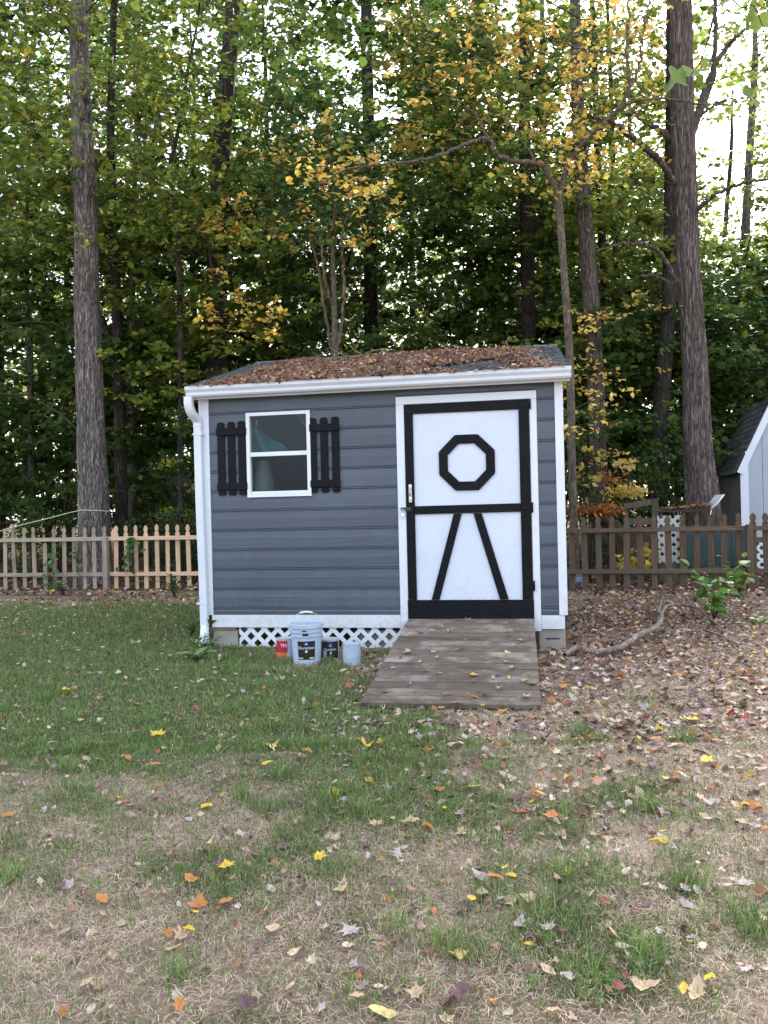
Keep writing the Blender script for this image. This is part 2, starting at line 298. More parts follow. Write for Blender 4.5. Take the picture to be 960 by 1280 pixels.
class MB:
    """collects boxes, prisms and tubes; build() links them as one mesh object"""
    def __init__(s): s.v = []; s.f = []; s.sm = []
    def add(s, vs_, fs, smooth=False):
        n = len(s.v); s.v += [tuple(p) for p in vs_]; s.f += [tuple(i + n for i in f) for f in fs]; s.sm += [smooth] * len(fs); return s
    def box(s, x0, x1, y0, y1, z0, z1):
        return s.add([(x, y, z) for z in (z0, z1) for y in (y0, y1) for x in (x0, x1)],
                     [(0, 2, 3, 1), (4, 5, 7, 6), (0, 1, 5, 4), (2, 6, 7, 3), (0, 4, 6, 2), (1, 3, 7, 5)])
    def prism(s, poly, y0, y1):
        """polygon in x,z pushed along y"""
        n = len(poly); vv = [(x, y0, z) for x, z in poly] + [(x, y1, z) for x, z in poly]
        return s.add(vv, [tuple(range(n)), tuple(range(2 * n - 1, n - 1, -1))] + [(i, i + n, (i + 1) % n + n, (i + 1) % n) for i in range(n)])
    def extrude_x(s, prof, x0, x1, caps=True):
        """profile in y,z pushed along x"""
        n = len(prof); vv = [(x0, y, z) for y, z in prof] + [(x1, y, z) for y, z in prof]
        fs = [(i, (i + 1) % n, (i + 1) % n + n, i + n) for i in range(n)]
        if caps: fs += [tuple(range(n - 1, -1, -1)), tuple(range(n, 2 * n))]
        return s.add(vv, fs)
    def tube(s, pts, rad, n=8, caps=True, smooth=True, squash=None):
        V, F = tube_np(pts, rad, n, squash); fs = [tuple(f) for f in F.tolist()]
        if caps: fs += [tuple(range(n - 1, -1, -1)), tuple(range(len(V) - n, len(V)))]
        return s.add(V.tolist(), fs, smooth)
    def lathe(s, prof, n=24, c=(0, 0, 0)):
        for i in range(len(prof) - 1):                       # every band has its own rings, so rims stay crisp
            vv = [(c[0] + r * math.cos(2 * math.pi * k / n), c[1] + r * math.sin(2 * math.pi * k / n), c[2] + z) for r, z in prof[i:i + 2] for k in range(n)]
            s.add(vv, [(k, (k + 1) % n, n + (k + 1) % n, n + k) for k in range(n)], True)
        return s
    def mesh(s, name, bevel=0.0):
        me = bpy.data.meshes.new(name); me.from_pydata(s.v, [], s.f)
        me.polygons.foreach_set('use_smooth', s.sm)
        bm = bmesh.new(); bm.from_mesh(me); bmesh.ops.recalc_face_normals(bm, faces=bm.faces)
        if bevel: bmesh.ops.bevel(bm, geom=bm.edges[:], offset=bevel, segments=1, affect='EDGES', profile=0.5)
        bm.to_mesh(me); bm.free(); me.update(); return me
    def build(s, name, mat, parent=None, bevel=0.0): return link(name, s.mesh(name, bevel), mat, parent)
def tube_np(pts, rad, n=6, squash=None):
    P = np.array([list(p) for p in pts], float); rad = np.broadcast_to(np.asarray(rad, float), (len(P),))
    T = np.gradient(P, axis=0); T /= np.linalg.norm(T, axis=1, keepdims=True) + 1e-9
    ref = np.array([0, 0, 1.0]) if abs(T[:, 2]).mean() < 0.8 else np.array([1.0, 0, 0])
    A = np.cross(T, ref); A /= np.linalg.norm(A, axis=1, keepdims=True) + 1e-9; B = np.cross(T, A)
    a = np.arange(n) * 2 * math.pi / n; ca, sa = np.cos(a), np.sin(a)
    if squash: ca = ca * squash[0]; sa = sa * squash[1]
    V = P[:, None, :] + rad[:, None, None] * (ca[None, :, None] * A[:, None, :] + sa[None, :, None] * B[:, None, :])
    i = np.arange(len(P) - 1)[:, None] * n; k = np.arange(n)[None, :]; k2 = (k + 1) % n
    F = np.stack([i + k, i + k2, i + n + k2, i + n + k], -1).reshape(-1, 4)
    return V.reshape(-1, 3), F
def smooth_path(pts, n):
    """Catmull-Rom through the points"""
    P = np.array([list(p) for p in pts], float)
    if len(P) == 2: t = np.linspace(0, 1, n)[:, None]; return P[0] * (1 - t) + P[1] * t
    Q = np.vstack([2 * P[0] - P[1], P, 2 * P[-1] - P[-2]]); out = []
    for t in np.linspace(0, len(P) - 1 - 1e-9, n):
        i = int(t); f = t - i; p0, p1, p2, p3 = Q[i:i + 4]
        out.append(0.5 * ((2 * p1) + (-p0 + p2) * f + (2 * p0 - 5 * p1 + 4 * p2 - p3) * f * f + (-p0 + 3 * p1 - 3 * p2 + p3) * f ** 3))
    return np.array(out)
def leaf_tris(cen, nor, L, W, rs, fold=0.18):
    """one folded four-cornered blade (two triangles) for each centre"""
    n = len(cen); nor = nor / (np.linalg.norm(nor, axis=1, keepdims=True) + 1e-9)
    t = rs.normal(size=(n, 3)); d = t - (t * nor).sum(1, keepdims=True) * nor; d /= np.linalg.norm(d, axis=1, keepdims=True) + 1e-9
    s = np.cross(nor, d); L = np.broadcast_to(np.asarray(L), (n,))[:, None]; W = np.broadcast_to(np.asarray(W), (n,))[:, None]
    f = (rs.random((n, 1)) * 2 - 0.6) * fold * W
    base = cen - d * L * 0.5; tip = cen + d * L * 0.5 - nor * f * 0.7
    le = cen - d * L * 0.06 + s * W * 0.5 + nor * f; ri = cen - d * L * 0.06 - s * W * 0.5 + nor * f
    V = np.stack([base, ri, tip, le], 1).reshape(-1, 3); i = np.arange(n)[:, None] * 4
    F = np.concatenate([i + np.array([[0, 1, 2]]), i + np.array([[0, 2, 3]])], 1).reshape(-1, 3)
    return V, F
def palette(cols, n, rs, jit=0.22):
    """random pick from weighted colours with brightness jitter"""
    w = np.array([c[0] for c in cols], float); w /= w.sum(); cc = np.array([c[1] for c in cols], float)
    k = rs.choice(len(cols), n, p=w); c = cc[k] * np.exp(rs.normal(0, jit, (n, 1))) * (1 + rs.normal(0, 0.06, (n, 3)))
    return np.clip(c, 0.002, 0.9)

# ------------------------------------------------------------------ where grass, litter and bare straw lie
GREEN = [(60, 850, 230, 90, 1.2), (200, 800, 200, 55, 1.0), (300, 880, 170, 60, 0.95), (90, 930, 150, 35, 0.7), (400, 920, 120, 55, 0.75),
         (500, 930, 80, 45, 0.7), (450, 1000, 120, 50, 0.7), (400, 1100, 120, 40, 0.5), (560, 1020, 90, 30, 0.45), (50, 1095, 60, 28, 0.5),
         (250, 1110, 70, 40, 0.45), (460, 1245, 120, 45, 0.65), (620, 1190, 130, 50, 0.6), (770, 1235, 130, 55, 0.65), (520, 1150, 80, 30, 0.45),
         (760, 1000, 120, 28, 0.42), (720, 925, 80, 22, 0.45), (860, 1100, 100, 40, 0.45), (930, 1160, 70, 40, 0.45), (790, 880, 60, 14, 0.3), (120, 1330, 400, 40, 0.4)]
LITTER = [(840, 800, 200, 62, 1.6), (700, 850, 60, 60, 0.8), (900, 900, 140, 60, 0.7), (450, 862, 26, 36, 1.0), (120, 747, 190, 9, 1.1), (560, 900, 110, 16, 0.6), (780, 960, 220, 60, 0.45)]
def blobs(T, qx, qy):
    s = 0
    for x, y, rx, ry, a in T: s = s + a * np.exp(-(((qx - x) / rx) ** 2 + ((qy - y) / ry) ** 2))
    return s
def to_px0(x, y): return to_px(np.stack([x, y, np.zeros_like(x)], -1))
def green(x, y):
    qx, qy = to_px0(x, y)
    g = blobs(GREEN, qx, qy) + 0.19 + (fbm(x * 1.6, y * 1.6, 21, 4) - 0.5) * 1.7 + (fbm(x * 5, y * 5, 31, 2) - 0.5) * 0.9
    lit = blobs(LITTER, qx, qy)
    g = g - 0.8 * np.clip(lit - 0.25, 0, 2)
    g = np.where(y + 0.23 * x > 13.0, -1, g)                  # nothing grows under the trees
    g = np.clip((g - 0.13) * 1.08, 0, 1)
    return np.where(y + 0.23 * x > 13.0, 0, np.maximum(g, (0.12 + 0.34 * np.clip(fbm(x * 3, y * 3, 41, 3) * 2 - 0.65, 0, 1)) * np.clip(1.2 - lit, 0, 1)))

# ------------------------------------------------------------------ ground: one sheet out to the horizon
def axis(lo, hi, step, far):
    a = list(np.arange(lo, hi + 1e-6, step)); s = step; x = hi
    while x < far: s *= 1.35; x += s; a.append(x)
    s = step; x = lo
    while x > -far: s *= 1.35; x -= s; a.insert(0, x)
    return np.array(a)
gx = axis(-9, 9, 0.12, 700); gy = axis(0.0, 18, 0.12, 700)
GX, GY = np.meshgrid(gx, gy); nx, ny = len(gx), len(gy)
GZ = hgt(GX, GY)
i = (np.arange(ny - 1)[:, None] * nx + np.arange(nx - 1)[None, :]).ravel()
gF = np.stack([i, i + 1, i + nx + 1, i + nx], 1)
fx_, fy_ = GX.ravel(), GY.ravel()
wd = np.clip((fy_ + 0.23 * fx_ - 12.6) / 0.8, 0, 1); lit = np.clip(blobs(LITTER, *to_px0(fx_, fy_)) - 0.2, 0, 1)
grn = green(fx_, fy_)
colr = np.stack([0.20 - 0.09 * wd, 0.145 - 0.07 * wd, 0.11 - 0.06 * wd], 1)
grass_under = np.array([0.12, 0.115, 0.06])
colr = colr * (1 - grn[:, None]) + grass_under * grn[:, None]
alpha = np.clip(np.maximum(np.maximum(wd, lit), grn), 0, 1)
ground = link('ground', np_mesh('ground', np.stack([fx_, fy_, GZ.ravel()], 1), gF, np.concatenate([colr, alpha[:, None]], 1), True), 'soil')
tag(ground, 'lawn of patchy grass, bare soil and leaf mould running into the woods', 'ground', kind='structure')

# ------------------------------------------------------------------ the shed (local x along the front, y into it, z up)
YAW = R_(10)
P0 = Vector((1.58783, 7.40883, 0))
shed = empty('garden_shed', P0, -YAW, 'slate blue-grey garden shed with white trim and black-battened white door', 'shed')
UL, UR = -3.54, 0.155
lines = [0.397 + 0.2016 * k for k in range(11)]              # lower edge of each board
def board_prof(z0, z1):
    h = z1 - z0
    return [(0.0, z0), (-0.019, z0), (-0.024, z0 + 0.004), (-0.024, z0 + 0.011), (-0.016, z0 + 0.014), (-0.011, z0 + 0.017), (-0.016, z0 + 0.022), (-0.0165, z0 + h * 0.6), (-0.009, z1 - 0.001), (0.0, z1 - 0.001)]
def add_board(z0, z1, u0, u1):
    MB().extrude_x(board_prof(z0, z1), u0, u1).build('siding_board', 'siding', shed)
WL, WR, WB, WT = -3.024, -2.346, 1.545, 2.412                # window outline
rows = [(0.338, lines[0])] + list(zip(lines, lines[1:] + [2.60]))
for z0, z1 in rows:
    z1 = min(z1, 2.60)
    if z1 <= WB + 0.02 or z0 >= WT - 0.02: add_board(z0, z1, -3.432, -1.463)
    else:
        add_board(z0, z1, -3.432, WL + 0.03); add_board(z0, z1, WR - 0.03, -1.463)
        if z0 < WB: add_board(z0, WB + 0.01, WL + 0.03, WR - 0.03)
        if z1 > WT: add_board(WT - 0.01, z1, WL + 0.03, WR - 0.03)
    add_board(z0, z1, -0.097, 0.076)
    if z0 > 2.35: add_board(2.497, z1, -1.463, -0.097)
# solid shell behind the boards
RV, RW, EV, EW = 2.0, 3.33, -0.22, 2.675                      # ridge and eave
w = MB(); w.box(UL + 0.01, WL + 0.03, 0.002, 0.03, 0.21, 2.66); w.box(WR - 0.03, UR - 0.01, 0.002, 0.03, 0.21, 2.66)
w.box(WL + 0.03, WR - 0.03, 0.002, 0.03, 0.21, WB + 0.02); w.box(WL + 0.03, WR - 0.03, 0.002, 0.03, WT - 0.02, 2.66)
w.build('front_sheathing', 'dark_in', shed)
gable = [(0.03, 0.21), (3.97, 0.21), (3.97, 2.66), (2.0, 3.25), (0.03, 2.66)]
for nm, x0, x1 in (('side_wall', UL + 0.01, UL + 0.05), ('side_wall', UR - 0.05, UR - 0.01)):
    MB().extrude_x(gable, x0, x1).build(nm, 'siding', shed)
MB().box(UL + 0.05, UR - 0.05, 3.93, 3.97, 0.21, 2.66).build('back_wall', 'siding', shed)
MB().box(UL + 0.05, UR - 0.05, 0.03, 3.93, 0.21, 0.29).build('floor_deck', 'dark_in', shed)
# white trim
for u0, u1 in ((UL, -3.432), (0.076, UR)):
    MB().box(u0, u1, -0.030, 0.0, 0.335, 2.585).build('corner_board', 'white', shed, 0.003)
    s = UL - 0.001 if u0 == UL else UR - 0.021
    MB().box(s - 0.003, s + 0.022, 0.001, 0.10, 0.335, 2.60).build('corner_board', 'white', shed, 0.003)
MB().box(UL + 0.09, -1.466, -0.022, 0.0, 0.207, 0.337).build('skirt_board', 'white', shed, 0.003)
MB().box(-0.094, 0.128, -0.022, 0.0, 0.200, 0.334).build('skirt_board', 'white', shed, 0.003)
MB().box(-1.465, -1.384, -0.030, 0.0, 0.165, 2.422).build('door_casing', 'white', shed, 0.003)
MB().box(-0.163, -0.095, -0.030, 0.0, 0.182, 2.422).build('door_casing', 'white', shed, 0.003)
MB().box(-1.465, -0.095, -0.0315, 0.0, 2.4235, 2.502).build('door_casing', 'white', shed, 0.003)
# eaves, gutter, roof
MB().box(UL - 0.05, UR + 0.06, -0.135, -0.105, 2.560, 2.665).build('fascia_board', 'white', shed, 0.003)
MB().box(UL - 0.045, UR + 0.055, -0.104, 0.012, 2.583, 2.60).build('soffit', 'soffit', shed, 0.002)
gp = [(-0.136, 2.678), (-0.136, 2.580), (-0.205, 2.578), (-0.220, 2.594), (-0.222, 2.620), (-0.243, 2.648), (-0.246, 2.680), (-0.236, 2.682), (-0.234, 2.652), (-0.213, 2.622), (-0.211, 2.598), (-0.201, 2.585), (-0.142, 2.587), (-0.142, 2.678)]
g = MB().extrude_x(gp, -3.590, 0.224)
gutter = g.build('gutter', 'gutter', shed)
for u in (-3.592, 0.222):
    MB().extrude_x([(-0.136, 2.678), (-0.136, 2.580), (-0.205, 2.578), (-0.220, 2.594), (-0.222, 2.620), (-0.243, 2.648), (-0.246, 2.680)], u, u + 0.004).build('end_cap', 'gutter', gutter)
MB().extrude_x([(y - (0.004 if y < -0.18 else -0.002), z - 0.003) for y, z in gp[1:8]] + [(y, z) for y, z in reversed(gp[1:8])], -1.94, -1.925).build('seam_strip', 'gutter', gutter)
# downspout with two elbows
def rtube(pts, a, b_, name):
    m_ = MB(); P = smooth_path(pts, 5 * len(pts)); prof = []
    for j in range(len(P)):
        t = P[min(j + 1, len(P) - 1)] - P[max(j - 1, 0)]; t /= np.linalg.norm(t)
        x = np.array([1.0, 0, 0]); y = np.cross(t, x); y /= np.linalg.norm(y)
        ring = []
        for sx, sy in ((-1, -.8), (-.8, -1), (-.3, -1), (-.25, -.9), (.25, -.9), (.3, -1), (.8, -1), (1, -.8), (1, .8), (.8, 1), (-.8, 1), (-1, .8)):
            ring.append(P[j] + x * sx * a + y * sy * b_)
        prof.append(ring)
    n = 12; vv = [p for r in prof for p in r]
    fs = [(i * n + k, i * n + (k + 1) % n, (i + 1) * n + (k + 1) % n, (i + 1) * n + k) for i in range(len(prof) - 1) for k in range(n)]
    m_.add(vv, fs, False); return m_.build(name, 'gutter', shed)
dsp = rtube([(-3.535, -0.062, 2.34), (-3.532, -0.062, 1.5), (-3.518, -0.062, 0.75), (-3.513, -0.062, 0.23)], 0.040, 0.030, 'downspout')
e1 = rtube([(-3.575, -0.185, 2.585), (-3.575, -0.185, 2.51), (-3.565, -0.155, 2.43), (-3.538, -0.070, 2.35), (-3.535, -0.062, 2.29)], 0.0425, 0.032, 'downspout_elbow')
for z in (2.20, 0.45): MB().box(-3.585, -3.478, -0.095, -0.030, z, z + 0.022).build('pipe_strap', 'gutter', shed, 0.002)
MB().tube([(-3.513, -0.062, 0.235), (-3.515, -0.07, 0.14), (-3.512, -0.085, 0.02)], [0.042, 0.046, 0.06], 10).build('drain_boot', 'vinyl', shed)
# roof deck, shingles in courses
slope = math.hypot(RV - EV, RW - EW); su, sw = (RV - EV) / slope, (RW - EW) / slope
x0, x1 = -3.60, 0.215
MB().extrude_x([(EV, EW - 0.01), (RV, RW - 0.01), (2 * RV - EV, EW - 0.01), (2 * RV - EV, EW - 0.05), (RV, RW - 0.06), (EV, EW - 0.05)], x0 + 0.01, x1 - 0.01).build('roof_deck', 'white', shed)
sh = MB(); nco = 17
for side in (1, -1):
    for c in range(nco):
        d0, d1 = slope * c / nco, slope * (c + 1.12) / nco
        off = (c % 2) * 0.152 + rng.random() * 0.02; u = x0 - off
        while u < x1 - 0.01:
            ua, ub = max(u, x0), min(u + 0.301, x1)
            if ub - ua > 0.02:
                lift = rng.random() * 0.003
                def pt(uu, d, h):
                    yy = EV + su * d - sw * h; zz = EW + sw * d + su * h
                    return (uu, yy if side == 1 else 2 * RV - yy, zz)
                dj = d0 - 0.012 + rng.random() * 0.006
                sh.add([pt(ua, dj, 0.004 + lift), pt(ub, dj, 0.004 + lift), pt(ub, dj, 0.012 + lift), pt(ua, dj, 0.012 + lift), pt(ua, d1, 0.003), pt(ub, d1, 0.003)],
                       [(0, 1, 2, 3), (3, 2, 5, 4), (0, 3, 4), (1, 5, 2)])
            u += 0.304
for k in range(13):
    u = x0 + k * (x1 - x0) / 13; ub = u + (x1 - x0) / 13 + 0.02
    sh.extrude_x([(RV - 0.13, RW - 0.13 * sw / su + 0.012), (RV, RW + 0.022 + 0.002 * (k % 2)), (RV + 0.13, RW - 0.13 * sw / su + 0.012), (RV, RW + 0.012)], u, min(ub, x1))
tag(sh.build('shingles', 'shingle', shed), kind='stuff')

# window: frame is the part, its pieces are sub-parts
fm = MB(); t = 0.037
fm.box(WL, WL + t, -0.042, 0.03, WB, WT).box(WR - t, WR, -0.042, 0.03, WB, WT)
fm.box(WL + t, WR - t, -0.0415, 0.03, WT - t * 0.9, WT - 0.0005).box(WL + t, WR - t, -0.0415, 0.03, WB + 0.0005, WB + 0.03)
win = fm.build('window', 'vinyl', shed)
MB().box(WL + t, WR - t, -0.034, 0.01, 1.962, 2.006).build('meeting_rail', 'vinyl', win, 0.003)
MB().box(WL + t, WR - t, -0.030, 0.0, 1.576, 1.604).build('bottom_rail', 'vinyl', win, 0.003)
MB().box(WL + t, WR - t, -0.012, -0.006, 2.004, WT - 0.032).build('pane', 'glass', win)
MB().box(WL + t, WR - t, 0.004, 0.010, 1.602, 1.964).build('pane', 'glass', win)
MB().add([(WL + t, -0.018, 1.602), (WR - t, -0.018, 1.602), (WR - t, -0.018, 1.964), (WL + t, -0.018, 1.964)], [(0, 1, 2, 3)]).build('insect_screen', 'screen', win)
MB().add([(WL + t, 0.014, 2.004), (WR - t, 0.014, 2.004), (WR - t, 0.014, 2.38), (WL + t, 0.014, 2.38)], [(0, 1, 2, 3)]).build('insect_screen', 'screen', win)
MB().box(-2.93, -2.908, -0.014, -0.0125, 2.28, 2.335).build('sticker', 'far_grey', win)
# things seen dimly inside
tv = []; tf = []; nn = 12
for a_ in range(nn):
    for b_ in range(nn):
        uu, ww = a_ / (nn - 1), b_ / (nn - 1)
        tv.append((-3.02 + 0.42 * uu, 0.055 + 0.08 * uu + 0.05 * math.sin(9 * uu + 4 * ww) + 0.10 * ww, 1.965 + 0.33 * ww * (1 - 0.85 * uu) + 0.012 * math.sin(11 * uu)))
for a_ in range(nn - 1):
    for b_ in range(nn - 1): k = a_ * nn + b_; tf.append((k, k + nn, k + nn + 1, k + 1))
tp = MB().add(tv, tf, True).build('tarpaulin', 'tarp'); tp.matrix_world = Matrix.Translation(P0) @ Matrix.Rotation(-YAW, 4, 'Z')
tag(tp, 'crumpled teal tarpaulin seen through the shed window', 'tarpaulin')
sk = MB().lathe([(0.0, 0.29), (0.11, 0.29), (0.13, 0.5), (0.12, 0.9), (0.135, 1.3), (0.11, 1.7), (0.06, 1.93), (0.0, 1.95)], 16, (-2.93, 0.20, 0)).build('sack', 'palegreen')
sk.matrix_world = Matrix.Translation(P0) @ Matrix.Rotation(-YAW, 4, 'Z')
tag(sk, 'pale green upright bundle standing inside behind the lower window pane', 'bundle')

# shutters
def picket_poly(u, z0, z1, wd, ch):
    return [(u - wd / 2, z0 + ch * .6), (u - wd / 2 + ch * .6, z0), (u + wd / 2 - ch * .6, z0), (u + wd / 2, z0 + ch * .6), (u + wd / 2, z1 - ch), (u + wd / 2 - ch, z1), (u - wd / 2 + ch, z1), (u - wd / 2, z1 - ch)]
for us, ra, rb, dz in (((-3.302, -3.190, -3.078), -3.347, -3.02, -0.004), ((-2.322, -2.205, -2.088), -2.352, -2.043, -0.002)):
    st = bpy.data.objects.new('shutter', None); C.objects.link(st); st.parent = shed
    for k, u in enumerate(us):
        o = MB().prism(picket_poly(u, 1.578 + dz, 2.332 + dz + 0.003 * k, 0.078, 0.017), -0.036, -0.019).build('slat', 'shut', st, 0.002)
    for z in (2.196, 1.632): MB().box(ra, rb, -0.053, -0.0365, z + dz, z + 0.072 + dz).build('rail', 'shut', st, 0.003)

# door
D0, D1 = -1.381, -0.166
door = MB().box(D0, D1, -0.020, 0.001, 0.308, 2.420).build('door', 'door_white', shed)
def batten(poly, y0=-0.040, y1=-0.0205, mat='black'): return MB().prism(poly, y0, y1).build('batten', mat, door, 0.002)
def rect(a, b_, c, d): return [(a, c), (b_, c), (b_, d), (a, d)]
batten(rect(D0, -0.268, 2.326, 2.419)); batten(rect(D0 + 0.002, -1.296, 0.489, 2.324)); batten(rect(-0.2665, D1 - 0.002, 0.489, 2.4195))
batten([(-1.294, 1.333), (-0.2685, 1.337), (-0.2685, 1.419), (-1.294, 1.414)])
o = batten(rect(D0 - 0.006, D1 + 0.006, 0.303, 0.486), -0.044); o.name = 'kick_board'
batten([(-1.150, 0.490), (-1.071, 0.490), (-0.835, 1.331), (-0.913, 1.331)]); batten([(-0.484, 0.490), (-0.400, 0.490), (-0.641, 1.331), (-0.721, 1.331)])
oc, ro, ri = (-0.774, 1.829), 0.272 / math.cos(math.pi / 8), 0.185 / math.cos(math.pi / 8)
for k in range(8):
    a0 = math.pi / 8 + k * math.pi / 4 + 0.004; a1 = a0 + math.pi / 4 - 0.008
    p = [(oc[0] + r * math.cos(a), oc[1] + r * math.sin(a)) for r, a in ((ri, a0), (ro, a0), (ro, a1), (ri, a1))]
    MB().prism(p, -0.040, -0.0205).build('octagon_piece', 'black', door, 0.002)
for z in (2.37, 1.375, 0.62):                                                         # strap hinges painted with the door
    h = MB().box(-0.262, -0.150, -0.046, -0.0405, z - 0.022, z + 0.022); h.tube([(-0.155, -0.045, z - 0.05), (-0.155, -0.045, z + 0.05)], 0.008, 8)
    h.build('hinge', 'black', door)
hd = MB().box(-1.350, -1.322, -0.0445, -0.0405, 1.455, 1.63); hd.tube([(-1.336, -0.044, 1.60), (-1.336, -0.075, 1.59), (-1.336, -0.078, 1.53), (-1.336, -0.044, 1.515)], 0.007, 8); hd.tube([(-1.336, -0.046, 1.475), (-1.336, -0.052, 1.475)], 0.011, 10)
hd.build('handle', 'steel', door)
hp = MB().box(-1.435, -1.330, -0.048, -0.0405, 1.373, 1.405).build('hasp', 'darksteel', door, 0.001)
pk = MB().box(-1.432, -1.398, -0.071, -0.051, 1.315, 1.352); pk.tube(smooth_path([(-1.427, -0.061, 1.35), (-1.427, -0.061, 1.377), (-1.415, -0.061, 1.388), (-1.403, -0.061, 1.377), (-1.403, -0.061, 1.35)], 12), 0.004, 6)
lk = pk.build('padlock', 'steel'); lk.matrix_world = Matrix.Translation(P0) @ Matrix.Rotation(-YAW, 4, 'Z')
tag(lk, 'small silver padlock hanging on the shed door hasp', 'padlock')

# lattice skirting: strips in two crossing layers
def clip_poly(poly, xl, xr):
    for lim, sg in ((xl, 1), (xr, -1)):
        out = []
        for k in range(len(poly)):
            p, q = poly[k], poly[(k + 1) % len(poly)]; ip, iq = sg * (p[0] - lim) >= 0, sg * (q[0] - lim) >= 0
            if ip: out.append(p)
            if ip != iq: t_ = (lim - p[0]) / (q[0] - p[0]); out.append((lim, p[1] + t_ * (q[1] - p[1])))
        poly = out
        if len(poly) < 3: return None
    ar = abs(sum(poly[k][0] * poly[(k + 1) % len(poly)][1] - poly[(k + 1) % len(poly)][0] * poly[k][1] for k in range(len(poly)))) / 2
    return poly if ar > 2e-4 else None
def lattice(parent, xl, xr, z0, z1, y, pitch=0.098, hw=0.019, mat='vinyl'):
    for s, yy in ((1, y), (-1, y - 0.0055)):
        c = xl - (z1 - z0) - pitch
        while c < xr + (z1 - z0) + pitch:
            w_ = hw * 1.414; h_ = z1 - z0
            q = clip_poly([(c - w_, z0), (c + w_, z0), (c + s * h_ + w_, z1), (c + s * h_ - w_, z1)], xl, xr)
            if q: MB().prism(q, yy - 0.0025, yy + 0.0025).build('slat', mat, parent)
            c += pitch
lat = bpy.data.objects.new('lattice', None); C.objects.link(lat); lat.parent = shed
lattice(lat, -3.165, -1.47, -0.03, 0.206, 0.012, 0.145, 0.021)
# foundation blocks
def cblock(loc, sx, sy, sz, rz, label, slot=False):
    e = empty('concrete_block', loc, rz, label, 'block')
    MB().box(-sx / 2, sx / 2, -sy / 2, sy / 2, 0, sz).build('block_body', 'concrete', e, 0.006)
    if slot: MB().box(-0.06, 0.07, -sy / 2 - 0.0015, -sy / 2 + 0.01, sz * 0.55, sz * 0.62).build('slot', 'darksteel', e)
    return e
def S2W(u, v, w_=0): return P0 + Matrix.Rotation(-YAW, 3, 'Z') @ Vector((u, v, w_))
cblock(S2W(0.005, 0.10, -0.02), 0.25, 0.19, 0.215, -YAW, 'grey concrete block under the shed corner beside the ramp', True)
cblock(S2W(-3.32, 0.11, -0.02), 0.27, 0.19, 0.195, -YAW, 'grey concrete block under a reddish wooden shim by the downspout')
o = MB().box(-0.19, 0.13, -0.11, 0.09, 0, 0.028).build('wooden_shim', 'redwood', None, 0.002); o.location = S2W(-3.33, 0.11, 0.176); o.rotation_euler = (0, 0, -YAW)
tag(o, 'thin reddish wooden shim on top of a concrete block', 'shim')
cblock(S2W(-1.72, 0.17, -0.02), 0.39, 0.19, 0.19, -YAW, 'grey concrete block standing behind the white lattice near the ramp')

# ------------------------------------------------------------------ ramp of cross planks
ramp = empty('wooden_ramp', S2W(-0.772, -0.045, 0), -YAW, 'weathered grey plank ramp leading up to the shed door', 'ramp')
RL = 2.27; ang = math.atan2(0.262, RL); npl = 15; pw = math.hypot(RL, 0.262) / npl
for k in range(npl):
    mb = MB(); a_, b_ = -0.61 - rng.random() * 0.012 - 0.02 * (k / npl), 0.605 + rng.random() * 0.006
    if k > 11: b_ -= 0.0
    mb.box(a_, b_, -pw * 0.5 + 0.006, pw * 0.5 - 0.006, -0.034, 0.0)
    o = mb.build('plank', 'ramp', ramp, 0.004)
    d = (k + 0.5) * pw
    o.location = (0, -d * math.cos(ang), 0.292 - d * math.sin(ang) + 0.012 + rng.random() * 0.003); o.rotation_euler = (ang + rng.normal() * 0.004, rng.normal() * 0.0025, rng.normal() * 0.002)
for x in (-0.56, 0.0, 0.55):
    MB().extrude_x([(-0.02, 0.262), (-2.1, 0.018), (-2.1, -0.02), (-0.02, -0.02)], x - 0.02, x + 0.02).build('stringer', 'mossy', ramp)

# ------------------------------------------------------------------ paint pail and cans
def curved_text(txt, size, radius, z, ang0, mat, parent, name='lettering', taper=0.0, sx=1.0):
    """letters wrapped round a can; ang0 is the direction they face"""
    cu = bpy.data.curves.new(name, 'FONT'); cu.body = txt; cu.size = size; cu.align_x = 'CENTER'; cu.extrude = 0.0006; cu.resolution_u = 3
    t_ = bpy.data.objects.new(name, cu); C.objects.link(t_); bpy.context.view_layer.update()
    me = bpy.data.meshes.new_from_object(t_); C.objects.unlink(t_); bpy.data.objects.remove(t_)
    for v in me.vertices:
        x, y, d = v.co.x * sx, v.co.y, v.co.z; rr = radius + taper * (z + y) + d + 0.0012; a = ang0 + x / radius
        v.co = (rr * math.cos(a), rr * math.sin(a), z + y)
    return link(name, me, mat, parent)
def curved_patch(r0, taper, a0, a1, z0, z1, off, mat, parent, name, n=14):
    vv = []; fs = []
    for k in range(n + 1):
        a = a0 + (a1 - a0) * k / n
        for z in (z0, z1):
            r = r0 + taper * z + off; vv.append((r * math.cos(a), r * math.sin(a), z))
    fs = [(2 * k, 2 * k + 2, 2 * k + 3, 2 * k + 1) for k in range(n)]
    return MB().add(vv, fs, True).build(name, mat, parent)
FACE = -math.pi / 2
def bail(parent, r, z, h, grip=True, tilt=0.0):
    pts = [(r * math.cos(a), math.sin(tilt) * h * math.sin(a), z + h * math.sin(a) * math.cos(tilt)) for a in np.linspace(0, math.pi, 17)]
    hb = MB().tube(pts, 0.0024, 6).build('bail_handle', 'steel', parent)
    if grip: MB().tube([pts[6], pts[7], pts[8], pts[9], pts[10]], 0.0085, 8).build('grip', 'vinyl', hb)
    for s in (-1, 1): MB().tube([(s * (r - 0.008), 0, z), (s * (r + 0.008), 0, z)], 0.012, 8).build('bail_ear', 'bucket' if grip else 'tin', parent)
p = gnd(384, 829)
pail = empty('paint_pail', (p.x, p.y, 0), 0.0, 'large pale blue plastic paint pail with black label and raised wire handle', 'bucket')
tp_ = 0.055
